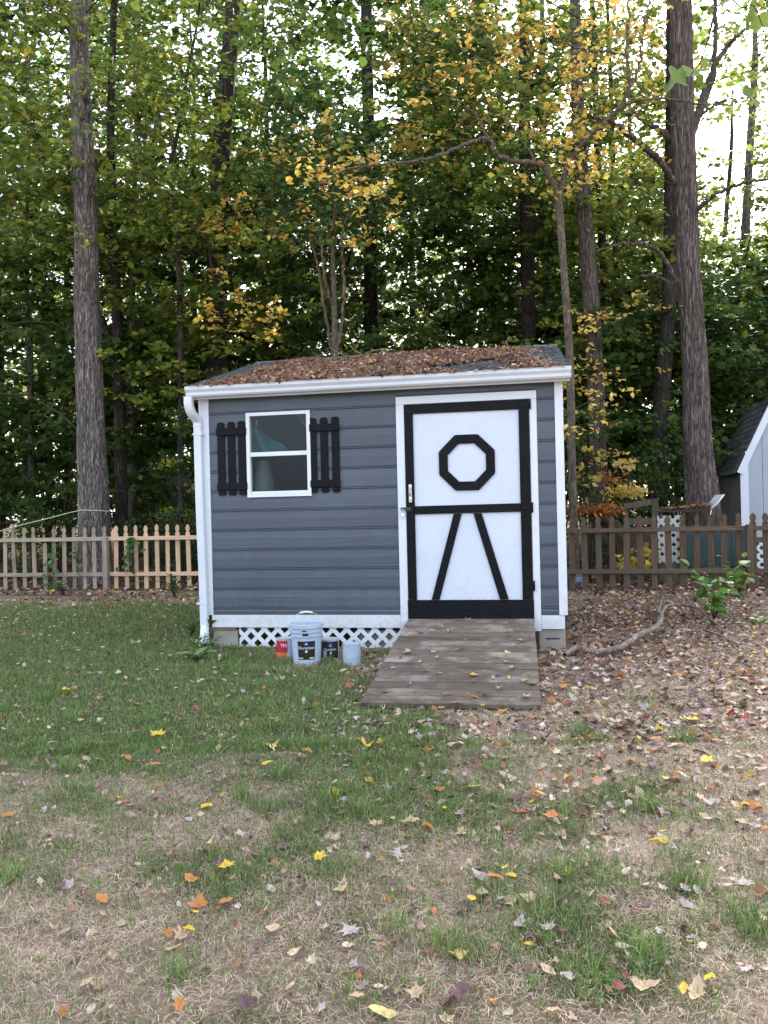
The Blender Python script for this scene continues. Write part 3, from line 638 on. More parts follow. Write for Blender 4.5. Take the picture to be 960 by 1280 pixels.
prof = [(0, 0.004), (0.118, 0.004), (0.122, 0.0), (0.124, 0.012), (0.137, 0.255), (0.149, 0.257), (0.150, 0.266), (0.138, 0.269), (0.139, 0.292), (0.151, 0.294), (0.152, 0.303), (0.140, 0.306), (0.141, 0.335), (0.147, 0.34)]
MB().lathe(prof, 36).build('pail_body', 'bucket', pail)
MB().lathe([(0.150, 0.332), (0.1535, 0.334), (0.1535, 0.366), (0.151, 0.370), (0.146, 0.370), (0.143, 0.362), (0.0, 0.362)], 36).build('lid', 'bucket', pail)
curved_patch(0.1232, tp_, FACE - 0.60, FACE + 0.62, 0.055, 0.222, 0.0022, 'labelblack', pail, 'paper_label')
curved_patch(0.1232, tp_, FACE - 0.13, FACE + 0.13, 0.186, 0.216, 0.0034, 'print_blue', pail, 'blue_emblem', 6)
curved_patch(0.1232, tp_, FACE - 0.06, FACE + 0.09, 0.192, 0.200, 0.0040, 'print_white', pail, 'emblem_mark', 4)
curved_text('Duration', 0.038, 0.1262, 0.150, FACE, 'print_white', pail, taper=tp_)
MB().tube([(0.0, -0.131, 0.128), (0.0, -0.134, 0.128)], 0.011, 12).build('round_seal', 'print_white', pail)
curved_patch(0.1232, tp_, FACE - 0.56, FACE - 0.22, 0.066, 0.073, 0.0034, 'print_white', pail, 'fine_print', 5)
curved_patch(0.1232, tp_, FACE + 0.22, FACE + 0.56, 0.064, 0.074, 0.0034, 'print_white', pail, 'fine_print', 5)
curved_patch(0.152, 0.0, FACE - 0.22, FACE + 0.16, 0.267, 0.292, -0.012, 'labelblack', pail, 'paint_drip', 5)
curved_patch(0.1395, 0.0, FACE - 0.24, FACE + 0.02, 0.306, 0.318, 0.0025, 'labelblack', pail, 'paint_drip', 5)
bail(pail, 0.153, 0.345, 0.125, True, R_(14))
pail.rotation_euler = (0, 0, 0.06)
def can(x, y, r, h, label, body, rz, ring='tin', handle=False):
    p = gnd(x, y); e = empty('paint_can', (p.x, p.y, 0), rz, label, 'can', 'paint cans beside the lattice')
    MB().lathe([(0, 0.004), (r * 0.97, 0.004), (r, 0.0), (r * 1.02, 0.006), (r, 0.012), (r, h - 0.012), (r * 1.03, h - 0.006), (r * 1.03, h), (r * 0.93, h), (r * 0.90, h - 0.012), (r * 0.86, h - 0.012)], 28).build('can_body', body, e)
    MB().lathe([(r * 0.86, h - 0.011), (r * 0.84, h - 0.004), (r * 0.74, h - 0.004), (r * 0.70, h - 0.010), (0, h - 0.010)], 24).build('lid', ring, e)
    return e
c1 = can(357, 822, 0.083, 0.190, 'crimson labelled paint can with an orange lower band beside the big pail', 'tin', 0.05)
curved_patch(0.083, 0, FACE - 1.5, FACE + 0.32, 0.062, 0.172, 0.0015, 'red', c1, 'red_label'); curved_patch(0.083, 0, FACE - 1.5, FACE + 0.20, 0.012, 0.0615, 0.0015, 'orange_band', c1, 'orange_band')
curved_text('TES', 0.042, 0.0845, 0.115, FACE - 0.12, 'print_white', c1)
curved_patch(0.083, 0, FACE + 0.35, FACE + 1.5, 0.012, 0.17, 0.0012, 'bucket', c1, 'grey_paper_label')
c2 = can(413, 823, 0.083, 0.190, 'black labelled paint can between the big pail and the small grey can', 'tin', -0.05)
curved_patch(0.083, 0, FACE - 1.3, FACE + 1.2, 0.016, 0.172, 0.0015, 'labelblack', c2, 'paper_label')
curved_patch(0.083, 0, FACE - 0.02, FACE + 0.36, 0.120, 0.160, 0.0026, 'print_blue', c2, 'blue_emblem', 6); curved_patch(0.083, 0, FACE + 0.05, FACE + 0.25, 0.128, 0.136, 0.0032, 'print_white', c2, 'emblem_mark', 4)
curved_text('Duration', 0.034, 0.0845, 0.088, FACE + 0.12, 'print_white', c2, sx=0.95)
curved_patch(0.083, 0, FACE - 0.75, FACE - 0.28, 0.018, 0.085, 0.0024, 'bucket', c2, 'white_panel', 6); curved_patch(0.083, 0, FACE + 0.08, FACE + 0.26, 0.055, 0.075, 0.0026, 'print_white', c2, 'round_seal', 5)
c3 = can(440, 830, 0.080, 0.188, 'small plain grey-blue paint can with drips and a dropped wire handle', 'bucket', 0.0, 'bucket')
for k, a in enumerate((-0.5, -0.32, -0.1, 0.12, 0.3)): curved_patch(0.080, 0, FACE + a, FACE + a + 0.06, 0.150 - 0.012 * (k % 3), 0.176, 0.0012, 'tin', c3, 'paint_drip', 2)
pts = [(0.083 * math.cos(a), 0.083 * math.sin(a) - 0.004, 0.145 - 0.085 * math.sin(-a)) for a in np.linspace(0, -math.pi, 15)]
MB().tube(pts, 0.0022, 6).build('bail_handle', 'steel', c3)

# ------------------------------------------------------------------ picket fence
FA, FB = gnd(0, 738), gnd(940, 738)
fd = (FB - FA).normalized(); frz = math.atan2(fd.y, fd.x)
def fence_x(x):
    """distance along the fence line where the photo column x meets it (taken at rail height)"""
    a, _ = ray(x, 690); den = a * fd.y - fd.x
    return (FA.x - a * FA.y) / den if den else 0
def gothic(h, wd, cut=0.0):
    hw = wd / 2; z = h
    if cut: return [(-hw, 0), (hw, 0), (hw, h - cut), (0.1 * hw, h - cut + 0.03), (-hw * .4, h - cut - 0.02), (-hw, h - cut + 0.01)]
    r = [(hw, 0), (hw, z - 0.155), (hw * 0.98, z - 0.150), (hw * 0.62, z - 0.135), (hw * 0.60, z - 0.120), (hw * 0.80, z - 0.105), (hw * 0.95, z - 0.075), (hw * 0.85, z - 0.045), (hw * 0.5, z - 0.018), (0.06 * hw, z)]
    return r + [(-x, zz) for x, zz in reversed(r)]
def fence(xs, post_x, mat, rmat, label, s0, s1, h=1.165, wd=0.085, wobble=0.008, broken=(), pickets_wd=None):
    e = empty('picket_fence', FA + fd * s0, frz, label, 'fence')
    meshes = [MB().prism(gothic(h + k * 0.006, wd * (1 - 0.04 * k)), -0.009, 0.009).mesh('picket', 0.0) for k in range(3)]
    for k, x in enumerate(xs):
        if x in broken: me = MB().prism(gothic(h, wd, 0.26), -0.009, 0.009).mesh('picket')
        else: me = meshes[k % 3]
        o = link('picket', me, mat, e); o.location = (fence_x(x) - s0, 0.012 + rng.normal() * 0.002, 0.03 + rng.normal() * wobble - (0.055 if x in broken else 0))
        o.rotation_euler = (rng.normal() * 0.008, rng.normal() * wobble, rng.normal() * 0.02)
    for z in (0.972, 0.305):
        mb = MB().box(0, s1 - s0, -0.042, 0.0, z - 0.036, z + 0.036)
        o = mb.build('rail', rmat, e, 0.003); o.location = (0, 0, rng.normal() * 0.004); o.rotation_euler = (0, rng.normal() * 0.0015, 0)
    for x, hp in post_x:
        o = MB().box(-0.046, 0.046, -0.135, -0.044, -0.1, hp).build('post', mat, e, 0.004); o.location = (fence_x(x) - s0, 0, 0)
    return e
xl = [-44, -31.5, -19, -6.5, 5.6, 17.7, 30, 42.7, 56, 67.5, 80, 92, 105, 117.5, 130]
fence(xl, [(135.5, 1.0)], 'fence_old', 'old_rail', 'weathered grey-green picket fence in front of the big grey oak', fence_x(-52), fence_x(137), broken=(56,))
xn = [144, 158, 170, 182, 196, 209, 222, 235.7, 250, 263, 276, 289, 302]
fence(xn, [], 'fence_new', 'new_rail', 'fresh pale cedar picket fence running up behind the downspout', fence_x(137) + 0.003, fence_x(310), h=1.18)
xr_ = [680, 697, 714.5, 731, 748.5, 765, 783, 800, 818, 836, 853.7, 871, 889, 905, 925]
fence(xr_, [(935.5, 1.03)], 'fence_brown', 'brown_rail', 'dark brown picket fence with the leafy sapling growing against its post', fence_x(670), fence_x(937), h=1.165, wd=0.098)
xr2 = [941.7, 958.6, 976, 993, 1010, 1028]
fence(xr2, [(1036, 1.03)], 'fence_brown', 'brown_rail', 'short dark brown picket fence run in front of the gambrel shed', fence_x(937) + 0.003, fence_x(1037), wd=0.098)

# ------------------------------------------------------------------ neighbour's gambrel shed
NY = R_(13)
nbp = Vector((ray(926, 640)[0] * 15.6, 15.6, 0))
nb = empty('gambrel_shed', nbp, -NY, 'pale grey gambrel-roofed shed with white trim beyond the brown fence', 'shed')
NW, NDp, base, eave = 3.0, 2.3, 0.66, 2.02
brk = (0.58, 3.36); rid = (NW / 2, 3.95)
face = [(0, base), (NW, base), (NW, eave), (NW - brk[0], brk[1]), (rid[0], rid[1]), (brk[0], brk[1]), (0, eave)]
def clip_face(a, b_):
    """siding panel between two uprights, cut to the gable outline"""
    def top(x):
        x = min(x, NW - x)
        return eave + (brk[1] - eave) * x / brk[0] if x < brk[0] else brk[1] + (rid[1] - brk[1]) * (x - brk[0]) / (rid[0] - brk[0])
    xs = sorted({a, b_} | {k for k in (brk[0], rid[0], NW - brk[0]) if a < k < b_})
    return [(a, base), (b_, base)] + [(x, top(x)) for x in reversed(xs)]
edges = [0.15, 0.42, 0.70, 0.98, 1.26, 1.54, 1.82, 2.10, 2.38, 2.66, 2.85]
for a_, b_ in zip(edges, edges[1:]): MB().prism(clip_face(a_ + 0.004, b_ - 0.004), -0.014, 0.0).build('siding_panel', 'nb_grey', nb, 0.002)
MB().prism(face, 0.001, 0.02).build('gable_sheathing', 'dark_in', nb)
for x in (0.0, NW - 0.15): MB().prism([(x, base), (x + 0.15, base), (x + 0.15, eave + (0.33 if x == 0 else -0.02)), (x, eave - (0.02 if x == 0 else -0.33))] if x == 0 else [(x, base), (x + 0.15, base), (x + 0.15, eave - 0.02), (x, eave + 0.33)], -0.03, 0.0).build('corner_board', 'white', nb)
def rake(p, q, wd):
    d = np.array(q) - np.array(p); d /= np.linalg.norm(d); nrm = np.array([d[1], -d[0]])
    return [tuple(p), tuple(q), tuple(np.array(q) + nrm * wd), tuple(np.array(p) + nrm * wd)]
for p, q in (((-0.07, eave - 0.03), (brk[0], brk[1] + 0.03)), ((brk[0], brk[1] + 0.03), (rid[0], rid[1] + 0.05)), ((rid[0], rid[1] + 0.05), (NW - brk[0], brk[1] + 0.03)), ((NW - brk[0], brk[1] + 0.03), (NW + 0.07, eave - 0.03))):
    MB().prism(rake(p, q, 0.13), -0.065, -0.031).build('rake_board', 'white', nb)
for x in (0.02, NW - 0.04):
    for k in range(2):
        MB().box(x, x + 0.02, 0.02 + k * 1.14, 1.15 + k * 1.14, base, eave).build('side_panel', 'nb_side', nb)
MB().box(0.04, NW - 0.04, NDp - 0.02, NDp, base, eave).build('back_wall', 'nb_side', nb)
MB().box(0.02, NW - 0.02, 0.0, NDp, base - 0.10, base - 0.002).build('floor_frame', 'mossy', nb)
def roof_plane(p, q):
    d = np.array(q) - np.array(p); ln = np.linalg.norm(d); d /= ln; nrm = np.array([-d[1], d[0]])
    if nrm[1] < 0: nrm = -nrm
    prof = [tuple(p), tuple(q), tuple(np.array(q) + nrm * 0.02), tuple(np.array(p) + nrm * 0.02)]
    rp = MB().prism(prof, -0.03, NDp + 0.08).build('roof', 'dark_in', nb)
    nc = max(3, int(ln / 0.14)); st = ln / nc
    for c in range(nc):
        y = -0.065 - (c % 2) * 0.14
        while y < NDp + 0.08:
            ya, yb = max(y, -0.068), min(y + 0.295, NDp + 0.09)
            if yb - ya > 0.03:
                lo = np.array(p) + d * (c * st - 0.02); hi = np.array(p) + d * ((c + 1) * st)
                j = rng.random() * 0.004
                prf = [tuple(lo + nrm * (0.022)), tuple(lo + nrm * (0.034 + j)), tuple(hi + nrm * (0.026)), tuple(hi + nrm * 0.021)]
                MB().prism(prf, ya, yb).build('shingle', 'shingle', rp)
            y += 0.30
roof_plane((-0.10, eave - 0.06), (brk[0], brk[1])); roof_plane((brk[0], brk[1]), rid); roof_plane((NW - brk[0], brk[1]), rid); roof_plane((NW + 0.10, eave - 0.06), (NW - brk[0], brk[1]))
nl = bpy.data.objects.new('lattice', None); C.objects.link(nl); nl.parent = nb
lattice(nl, 0.05, NW - 0.05, 0.02, 0.55, 0.0, 0.17, 0.024)
for x in (0.15, NW - 0.2):
    for y in (0.2, NDp - 0.3): MB().box(x, x + 0.2, y, y + 0.2, -0.1, base - 0.10).build('foundation_post', 'concrete', nb)

# ------------------------------------------------------------------ odds and ends beyond the brown fence
Zb = 13.4
q = gnd(820, 722); cb = empty('timber_bin', (ray(820, 690)[0] * Zb, Zb, 0), -NY, 'mossy timber bin frame standing beyond the brown fence', 'bin')
MB().box(-0.06, 0.05, -0.05, 0.05, -0.05, 1.47).build('post', 'mossy', cb, 0.006); MB().box(-0.54, -0.46, -0.05, 0.05, -0.05, 1.36).build('post', 'mossy', cb, 0.006)
MB().prism([(-0.52, 1.30), (-0.065, 1.37), (-0.065, 1.47), (-0.52, 1.40)], -0.06, -0.02).build('rail', 'mossy', cb); MB().box(-0.50, -0.065, -0.05, -0.015, 1.02, 1.14).build('rail', 'mossy', cb, 0.004); MB().box(-0.455, -0.065, -0.05, -0.015, 0.42, 0.52).build('rail', 'mossy', cb, 0.004)
MB().prism([(-0.455, 0.50), (-0.40, 0.50), (-0.065, 0.13), (-0.065, 0.06)], 0.0, 0.03).build('brace', 'mossy', cb)
for k in range(3): MB().box(-0.62, 0.06, 0.5 + k * 0.3, 0.54 + k * 0.3, 0.0, 0.95 - 0.1 * k).build('side_board', 'mossy', cb)
for k, (x, y) in enumerate(((752, 640), (768, 652), (741, 655))):
    P = at(x, y, 13.9 + 0.12 * k); Q = at(x + 40, y + 46, 13.9 + 0.12 * k); d = Q - P
    o = MB().box(0, d.length, -0.02, 0.02, -0.06, 0.06).build('leaning_board', 'mossy', None, 0.004)
    o.location = (P.x, P.y, P.z - 0.0); o.rotation_euler = (0, -math.atan2(d.z, math.hypot(d.x, d.y)), 0)
    tag(o, ['mossy board sloping down towards the timber bin, uppermost of three', 'mossy sloping board between two others beside the timber bin', 'lowest mossy sloping board beside the timber bin'][k], 'board', 'sloping boards by the bin')
# leaf-strewn table with a curled wire flap
Zt = 14.0; tb = empty('leaf_table', (ray(855, 640)[0] * Zt, Zt, 0), -NY, 'dark table heaped with dry leaves and a curled white wire flap', 'table')
MB().box(-0.50, 0.40, -0.35, 0.5, 1.23, 1.27).build('table_top', 'dark_in', tb); 
for x in (-0.45, 0.34):
    for y in (-0.3, 0.44): MB().box(x, x + 0.05, y, y + 0.05, -0.1, 1.23).build('leg', 'mossy', tb)
fl = MB(); n_ = 9
for k in range(n_ + 1):
    t_ = k / n_
    fl.tube([(0.40 + 0.02 * 0 + 0.18 * t_ * 0, -0.35 + 0.8 * t_, 1.27), (0.50, -0.35 + 0.8 * t_, 1.36), (0.62, -0.35 + 0.8 * t_, 1.52)], 0.004, 4)
for s in np.linspace(0, 1, 9):
    P = (0.40 + 0.22 * s, -0.35, 1.27 + 0.25 * s ** 1.15); fl.tube([P, (P[0], 0.45, P[2])], 0.004, 4)
fl.tube([(0.40, -0.35, 1.27), (0.5, -0.35, 1.36), (0.62, -0.35, 1.52)], 0.012, 6); fl.tube([(0.40, -0.35, 1.25), (0.36, -0.36, 1.0), (0.34, -0.36, 0.93)], 0.008, 6)
fl.build('wire_flap', 'vinyl', tb)
rs = np.random.default_rng(5); n = 900
cx = rs.uniform(-0.5, 0.42, n); cy = rs.uniform(-0.36, 0.5, n); cz = 1.28 + rs.random(n) * (0.03 + 0.07 * np.clip((cx + 0.2) * 1.5, 0, 1))
V, F = leaf_tris(np.stack([cx, cy, cz], 1), rs.normal(0, 0.6, (n, 3)) + [0, 0, 1], rs.uniform(0.05, 0.09, n), rs.uniform(0.03, 0.06, n), rs)
BROWN = [(4, (0.17, 0.085, 0.045)), (3, (0.26, 0.15, 0.09)), (1.2, (0.40, 0.29, 0.20)), (1, (0.27, 0.10, 0.04)), (1.2, (0.09, 0.05, 0.035))]
tag(link('leaf_heap', np_mesh('leaf_heap', V, F, np.repeat(palette(BROWN, n, rs), 4, 0)), 'litter', tb), kind='stuff')
for k, (x0_, x1_) in enumerate(((826, 833), (841, 851))):
    P = at((x0_ + x1_) / 2, 690, 13.15); e = empty('lattice_offcut', (P.x, P.y, 0), -NY, ['narrow white lattice offcut leaning next to the timber bin', 'white lattice offcut leaning beside the teal panels'][k], 'lattice')
    hw_ = (x1_ - x0_) / 2 / FPX * 13.15 + 0.03
    lattice(e, -hw_, hw_, 0.36, 1.18, 0.0, 0.16, 0.028, 'old_vinyl')
    e.rotation_euler = (R_(-6), 0, -NY)
    MB().box(-hw_, hw_, 0.004, 0.010, 0.0, 0.37).build('backing_strip', 'mossy', e)
tg = empty('teal_panel_stack', at(893, 690, 13.0) * 1, -NY, 'faded teal boards standing on edge beyond the brown fence', 'boards'); tg.location.z = 0
for k in range(4): MB().box(-0.54 + k * 0.272, -0.54 + k * 0.272 + 0.266, 0, 0.02, 0.30 + 0.006 * (k % 2), 0.98 - 0.02 * (k % 3)).build('panel', 'teal', tg, 0.003)
for x in (-0.5, 0.5): MB().box(x - 0.03, x + 0.03, 0.021, 0.06, -0.05, 0.95).build('stake', 'mossy', tg)
pt_ = at(725, 729, 12.95); po = empty('glazed_pot', (pt_.x, pt_.y, 0), 0, 'small blue and white glazed pot behind the brown fence', 'pot')
MB().lathe([(0, 0.02), (0.05, 0.02), (0.055, 0.03), (0.085, 0.10), (0.08, 0.17), (0.055, 0.20)], 20).build('pot_body', 'crackblue', po); MB().lathe([(0.055, 0.20), (0.066, 0.205), (0.066, 0.22), (0.05, 0.22), (0.045, 0.12), (0, 0.12)], 20).build('pot_rim', 'crackblue', po)
# dim grey outbuilding deep in the woods
ob = empty('outbuilding', at(190, 640, 26), -NY, 'dim grey outbuilding glimpsed between trunks beyond the pale fence', 'building'); ob.location.z = 0
MB().box(-1.1, 1.3, 0, 2.5, -0.2, 2.1).build('wall', 'far_grey', ob); MB().box(-1.25, 1.45, -0.15, 2.65, 2.1, 2.2).build('eave', 'nb_side', ob); MB().extrude_x([(-0.15, 2.2), (1.25, 3.0), (2.65, 2.2)], -1.2, 1.4).build('roof', 'shingle', ob)
# rope from the oak
rp_ = smooth_path([at(-60, 690, 14.4), at(0, 664, 14.7), at(60, 648, 15.0), at(98, 638.5, 15.2), at(118, 638, 15.22), at(136, 639, 15.4)], 40)
tag(MB().tube(rp_, 0.008, 6).build('rope', 'rope'), 'pale rope tied round the big grey oak trunk', 'rope')

# ------------------------------------------------------------------ trees
def trunk_mesh(P, rad, sides, rough, seed, flare=1.0):
    """tapered trunk with ridged bark relief and a root flare"""
    P = np.asarray(P); n = len(P); V, F = tube_np(P, 1.0, sides); V = V.reshape(n, sides, 3) - P[:, None, :]
    a = np.arange(sides) / sides; z = P[:, 2]
    A, Z_ = np.meshgrid(a, z)
    wrap = lambda f, s_, zs, o: 0.5 * (fbm(A * f, Z_ * zs, s_, o) * (1 - A) + fbm(A * f - f, Z_ * zs, s_, o) * A) * 2
    d = np.abs(wrap(15, seed, 1.1, 2) - 0.5) * 2
    lo = wrap(4, seed + 5, 0.5, 2) - 0.5
    fl = 0.95 + flare * 0.28 * np.exp(-np.clip(z, 0, 9) / 0.35) * (1 + 0.5 * np.cos(A.T * 2 * math.pi * 5 + seed).T.mean(1))
    R = np.asarray(rad)[:, None] * (1 + 0.17 * lo + rough * (0.5 - d)) * fl[:, None]
    V = V * R[:, :, None] + P[:, None, :]
    return V.reshape(-1, 3), F
GREENS = [(4, (0.056, 0.108, 0.016)), (3, (0.092, 0.150, 0.021)), (1.5, (0.030, 0.065, 0.012)), (0.9, (0.19, 0.21, 0.032))]
DARK = [(4, (0.032, 0.072, 0.014)), (3, (0.052, 0.102, 0.018)), (1.6, (0.09, 0.145, 0.024)), (0.4, (0.22, 0.21, 0.035))]
YGREEN = [(3, (0.125, 0.18, 0.026)), (3, (0.19, 0.225, 0.030)), (1.8, (0.075, 0.13, 0.022)), (0.8, (0.32, 0.28, 0.035))]
GOLD = [(3, (0.44, 0.30, 0.04)), (2, (0.52, 0.40, 0.08)), (0.9, (0.38, 0.20, 0.03)), (1.8, (0.20, 0.22, 0.035)), (1.4, (0.09, 0.14, 0.025))]
ORANGE = [(3, (0.34, 0.125, 0.035)), (2, (0.25, 0.09, 0.03)), (1, (0.44, 0.21, 0.05))]
EVER = [(3, (0.020, 0.042, 0.015)), (2, (0.034, 0.064, 0.022))]
YELLOW = [(3, (0.58, 0.40, 0.06)), (2, (0.62, 0.48, 0.14)), (1, (0.50, 0.26, 0.05))]

TREES = []
def tree(name, label, Z, path, barkm, w_px=None, sides=12, rough=0.0, limbs=(), group=None, top=19.0, ns=40, lean=0.0):
    """path: (x, y, width) in photo pixels at distance Z, carried down to the soil and on up past the picture"""
    pts = [at(x, y, Z) for x, y, _ in path]; ws = [w_ / 2 / FPX * Z for _, _, w_ in path]
    b0 = pts[0] + (pts[0] - pts[1]).normalized() * 0; base = Vector((pts[0].x, pts[0].y, float(hgt(pts[0].x, pts[0].y)) - 0.12))
    full = [base] + pts if pts[0].z > base.z + 0.3 else pts; ws = ([ws[0] * 1.05] if len(full) > len(pts) else []) + ws
    if top and full[-1].z < top:
        d = (full[-1] - full[-2]).normalized(); d.x *= 0.5; k = (top - full[-1].z) / max(d.z, 0.2)
        full += [full[-1] + d * k * 0.5 + Vector((0.1, 0.2, 0)), full[-1] + d * k]; ws += [ws[-1] * 0.72, ws[-1] * 0.25]
    P = smooth_path(full, ns * 2); tt = np.linspace(0, len(full) - 1, ns * 2); rad = np.interp(tt, range(len(full)), ws)
    e = empty(name, (base.x, base.y, 0), 0, label, 'tree', group)
    L0 = np.array([base.x, base.y, 0.0])
    V, F = trunk_mesh(P - L0, rad, sides, rough, len(TREES) * 7 + 1)
    link('trunk', np_mesh('trunk', V, F, smooth=True), barkm, e)
    T = dict(e=e, L0=L0, P=P, rad=rad, Z=Z, cl=[], limbs=[], base=base, bark=barkm, nodes=[P[P[:, 2] > 2.0]])
    for lp in limbs:
        q = smooth_path([at(x, y, Z + (dz if dz else 0)) for x, y, _, dz in lp], 10 * len(lp)); r = np.interp(np.linspace(0, len(lp) - 1, len(q)), range(len(lp)), [w_ * (0.8 if top == 0 else 1) / 2 / FPX * Z for _, _, w_, _ in lp])
        q[1:-1] += rng.normal(0, 0.012, (len(q) - 2, 3))
        o = link('limb', np_mesh('limb', *tube_np(q - L0, r, 9), smooth=True), barkm, e); T['nodes'].append(q)
    T['nodes'] = np.vstack(T['nodes']) if len(T['nodes'][0]) else P[-3:]
    TREES.append(T); return T
WOODS = 'trees in the wood behind the fence'
tree('oak_tree', 'massive straight oak with grey furrowed bark behind the weathered fence', 15.8, [(118, 668, 38), (116, 600, 35), (111, 440, 31), (107, 250, 27), (100, 60, 22)], 'bark_grey', sides=120, rough=0.24, ns=150, group=WOODS)
tree('oak_tree', 'massive brown-barked tree rising between the leaf table and gambrel shed', 15.0, [(879, 645, 43), (876, 605, 37), (872, 560, 33), (868, 450, 29), (860.5, 340, 27.5), (853, 150, 27), (850, 0, 26)], 'bark_brown', sides=120, rough=0.24, ns=150, group=WOODS,
     limbs=[[(864, 172, 9, 0.1), (872, 140, 8.5, 0.4), (884, 105, 8, 0.8), (900, 70, 7, 1.2), (930, 38, 5, 1.6), (985, 0, 3, 1.8)], [(866, 165, 8, 0.4), (887, 110, 7.5, 0.6), (893, 60, 6, 0.6), (893, 0, 5, 0.5)], [(843, 228, 8, -0.1), (822, 200, 7.5, -0.4), (800, 180, 7, -0.7), (778, 163, 6, -1.0), (757, 150, 5, -1.2), (735, 146, 3, -1.4)], [(846, 180, 6, 0.2), (815, 157, 7, 0.5), (788, 144, 5, 0.8), (760, 140, 3, 1.0)],
            [(872, 262, 6, -0.2), (900, 240, 5, -0.5), (935, 228, 4, -0.8), (985, 222, 2, -1.0)], [(845, 352, 6, -0.2), (820, 312, 5, -0.5), (780, 305, 3.5, -0.7), (745, 315, 2, -0.9)], [(862, 395, 5, 0.0), (830, 350, 4, 0.3), (800, 345, 3, 0.5)]])
tree('slender_tree', 'slender dark tree close beside the massive grey oak', 18, [(152, 640, 17), (148, 440, 14), (141, 260, 12), (139, 140, 10)], 'bark_dark', group=WOODS, limbs=[[(146, 440, 8, 0), (128, 400, 6, 0), (118, 380, 4, 0.2)]])
tree('slender_tree', 'pale thin tree standing behind the fresh cedar pickets', 20, [(163, 640, 11), (165, 440, 9), (167, 280, 7)], 'bark_pale', group=WOODS)
tree('crooked_tree', 'thin crooked dark sapling with a bent stem beside the downspout', 16.4, [(226, 640, 9), (226, 450, 8), (224, 350, 7), (219, 260, 6.5), (212, 215, 6), (222, 170, 5), (235, 90, 4)], 'bark_dark', group=WOODS, top=14)
tree('pine_tree', 'thick leaning tree with very dark bark behind the shutter end of the shed', 19, [(268, 640, 31), (270, 440, 28), (276, 200, 24), (288, 60, 20)], 'bark_dark', sides=40, rough=0.12, ns=90, group=WOODS)
tree('slender_tree', 'thin dark tree deep behind the shed window', 24, [(333, 640, 11), (332, 440, 10), (331, 320, 8)], 'bark_dark', group=WOODS)
tree('multi_stem_tree', 'small pale many-stemmed tree rising just behind the shed roof', 14.2, [(421, 640, 10), (419, 440, 9), (418, 380, 7), (416, 310, 5), (420, 240, 3)], 'bark_tan', group=WOODS, top=0,
     limbs=[[(420, 470, 6, 0.1), (408, 400, 5, 0.1), (398, 340, 4, 0.2), (384, 280, 2.5, 0.3)], [(420, 450, 6, -0.1), (430, 370, 5, -0.1), (428, 300, 4, -0.2), (440, 230, 2.5, -0.3)], [(418, 390, 5, 0), (405, 340, 4, -0.2), (400, 270, 2.5, -0.3)]])
tree('pine_tree', 'tall straight tree behind the middle of the shed roof', 24, [(467, 640, 21), (465, 440, 19), (461, 200, 16), (458, 0, 14)], 'bark_dark', sides=24, rough=0.1, ns=60, group=WOODS)
tree('pine_tree', 'tall dark trunk behind the shed door end, next to a thinner one', 20, [(664, 640, 21), (661, 425, 19), (657, 250, 16), (655, 100, 14)], 'bark_dark', sides=24, rough=0.1, ns=60, group=WOODS)
tree('slender_tree', 'thin grey trunk close beside a thicker dark one behind the shed door end', 22, [(690, 640, 12), (685, 430, 11), (678, 150, 10)], 'bark_grey', group=WOODS)
tree('forked_tree', 'crooked pale tree forking into two sweeping limbs beside the shed gutter end', 13.3, [(717, 660, 11), (714, 560, 10.5), (712, 450, 10), (704, 330, 9.5), (698, 250, 10), (697, 242, 10)], 'bark_tan', sides=14, rough=0.05, group=WOODS, top=0,
     limbs=[[(698, 250, 9, 0), (684, 216, 8, -0.1), (672, 205, 7.5, -0.15), (640, 201, 7, -0.3), (618, 191, 7, -0.4), (612, 176, 6.5, -0.45), (590, 178, 6, -0.5), (535, 199, 5, -0.6), (480, 206, 4, -0.7), (430, 214, 3, -0.7), (395, 235, 2, -0.7)],
            [(698, 248, 9, 0), (708, 212, 8, 0.1), (720, 190, 7.5, 0.1), (745, 162, 7, 0.1), (768, 140, 6.5, 0.1), (786, 112, 6, 0.1), (783, 60, 5, 0.2), (786, -10, 4, 0.2), (780, -90, 2, 0.2)],
            [(760, 148, 4, 0.1), (790, 128, 4, -0.2), (830, 124, 3.5, -0.5), (880, 131, 3, -0.8), (925, 130, 1.5, -1)], [(786, 112, 5, 0.1), (798, 85, 4.5, 0.3), (803, 45, 4, 0.5), (812, 0, 3, 0.6), (825, -60, 2, 0.8)],
            [(783, 70, 4, 0.2), (760, 66, 3.5, 0), (735, 64, 3, -0.2), (690, 50, 2, -0.4)], [(612, 176, 4, -0.45), (590, 140, 3, -0.5), (560, 120, 2, -0.6), (520, 110, 1.4, -0.6)], [(672, 205, 3, -0.1), (640, 160, 2.5, 0.2), (610, 130, 1.5, 0.4)], [(786, 100, 3, 0.1), (752, 92, 3, -0.2), (720, 100, 2, -0.4)]])
tree('pine_tree', 'dark reddish leaning trunk between the forked tree and massive brown tree', 17, [(750, 640, 23), (743, 450, 21), (735, 330, 19), (726, 210, 17), (720, 80, 15)], 'bark_brown', sides=32, rough=0.12, ns=80, group=WOODS)
tree('slender_tree', 'thin dark trunk hugging the dark reddish leaning one', 21, [(768, 640, 12), (762, 450, 11), (748, 230, 10)], 'bark_dark', group=WOODS)
tree('pine_tree', 'dark shadowed trunk just before the massive brown tree', 18, [(822, 640, 25), (827, 500, 21), (836, 380, 18), (838, 250, 16)], 'bark_dark', sides=24, rough=0.1, ns=50, group=WOODS)
tree('slender_tree', 'far slim pale trunk against bright sky above the gambrel roof', 26, [(925, 640, 13), (926, 520, 12), (931, 300, 11), (942, 100, 9)], 'bark_grey', group=WOODS)
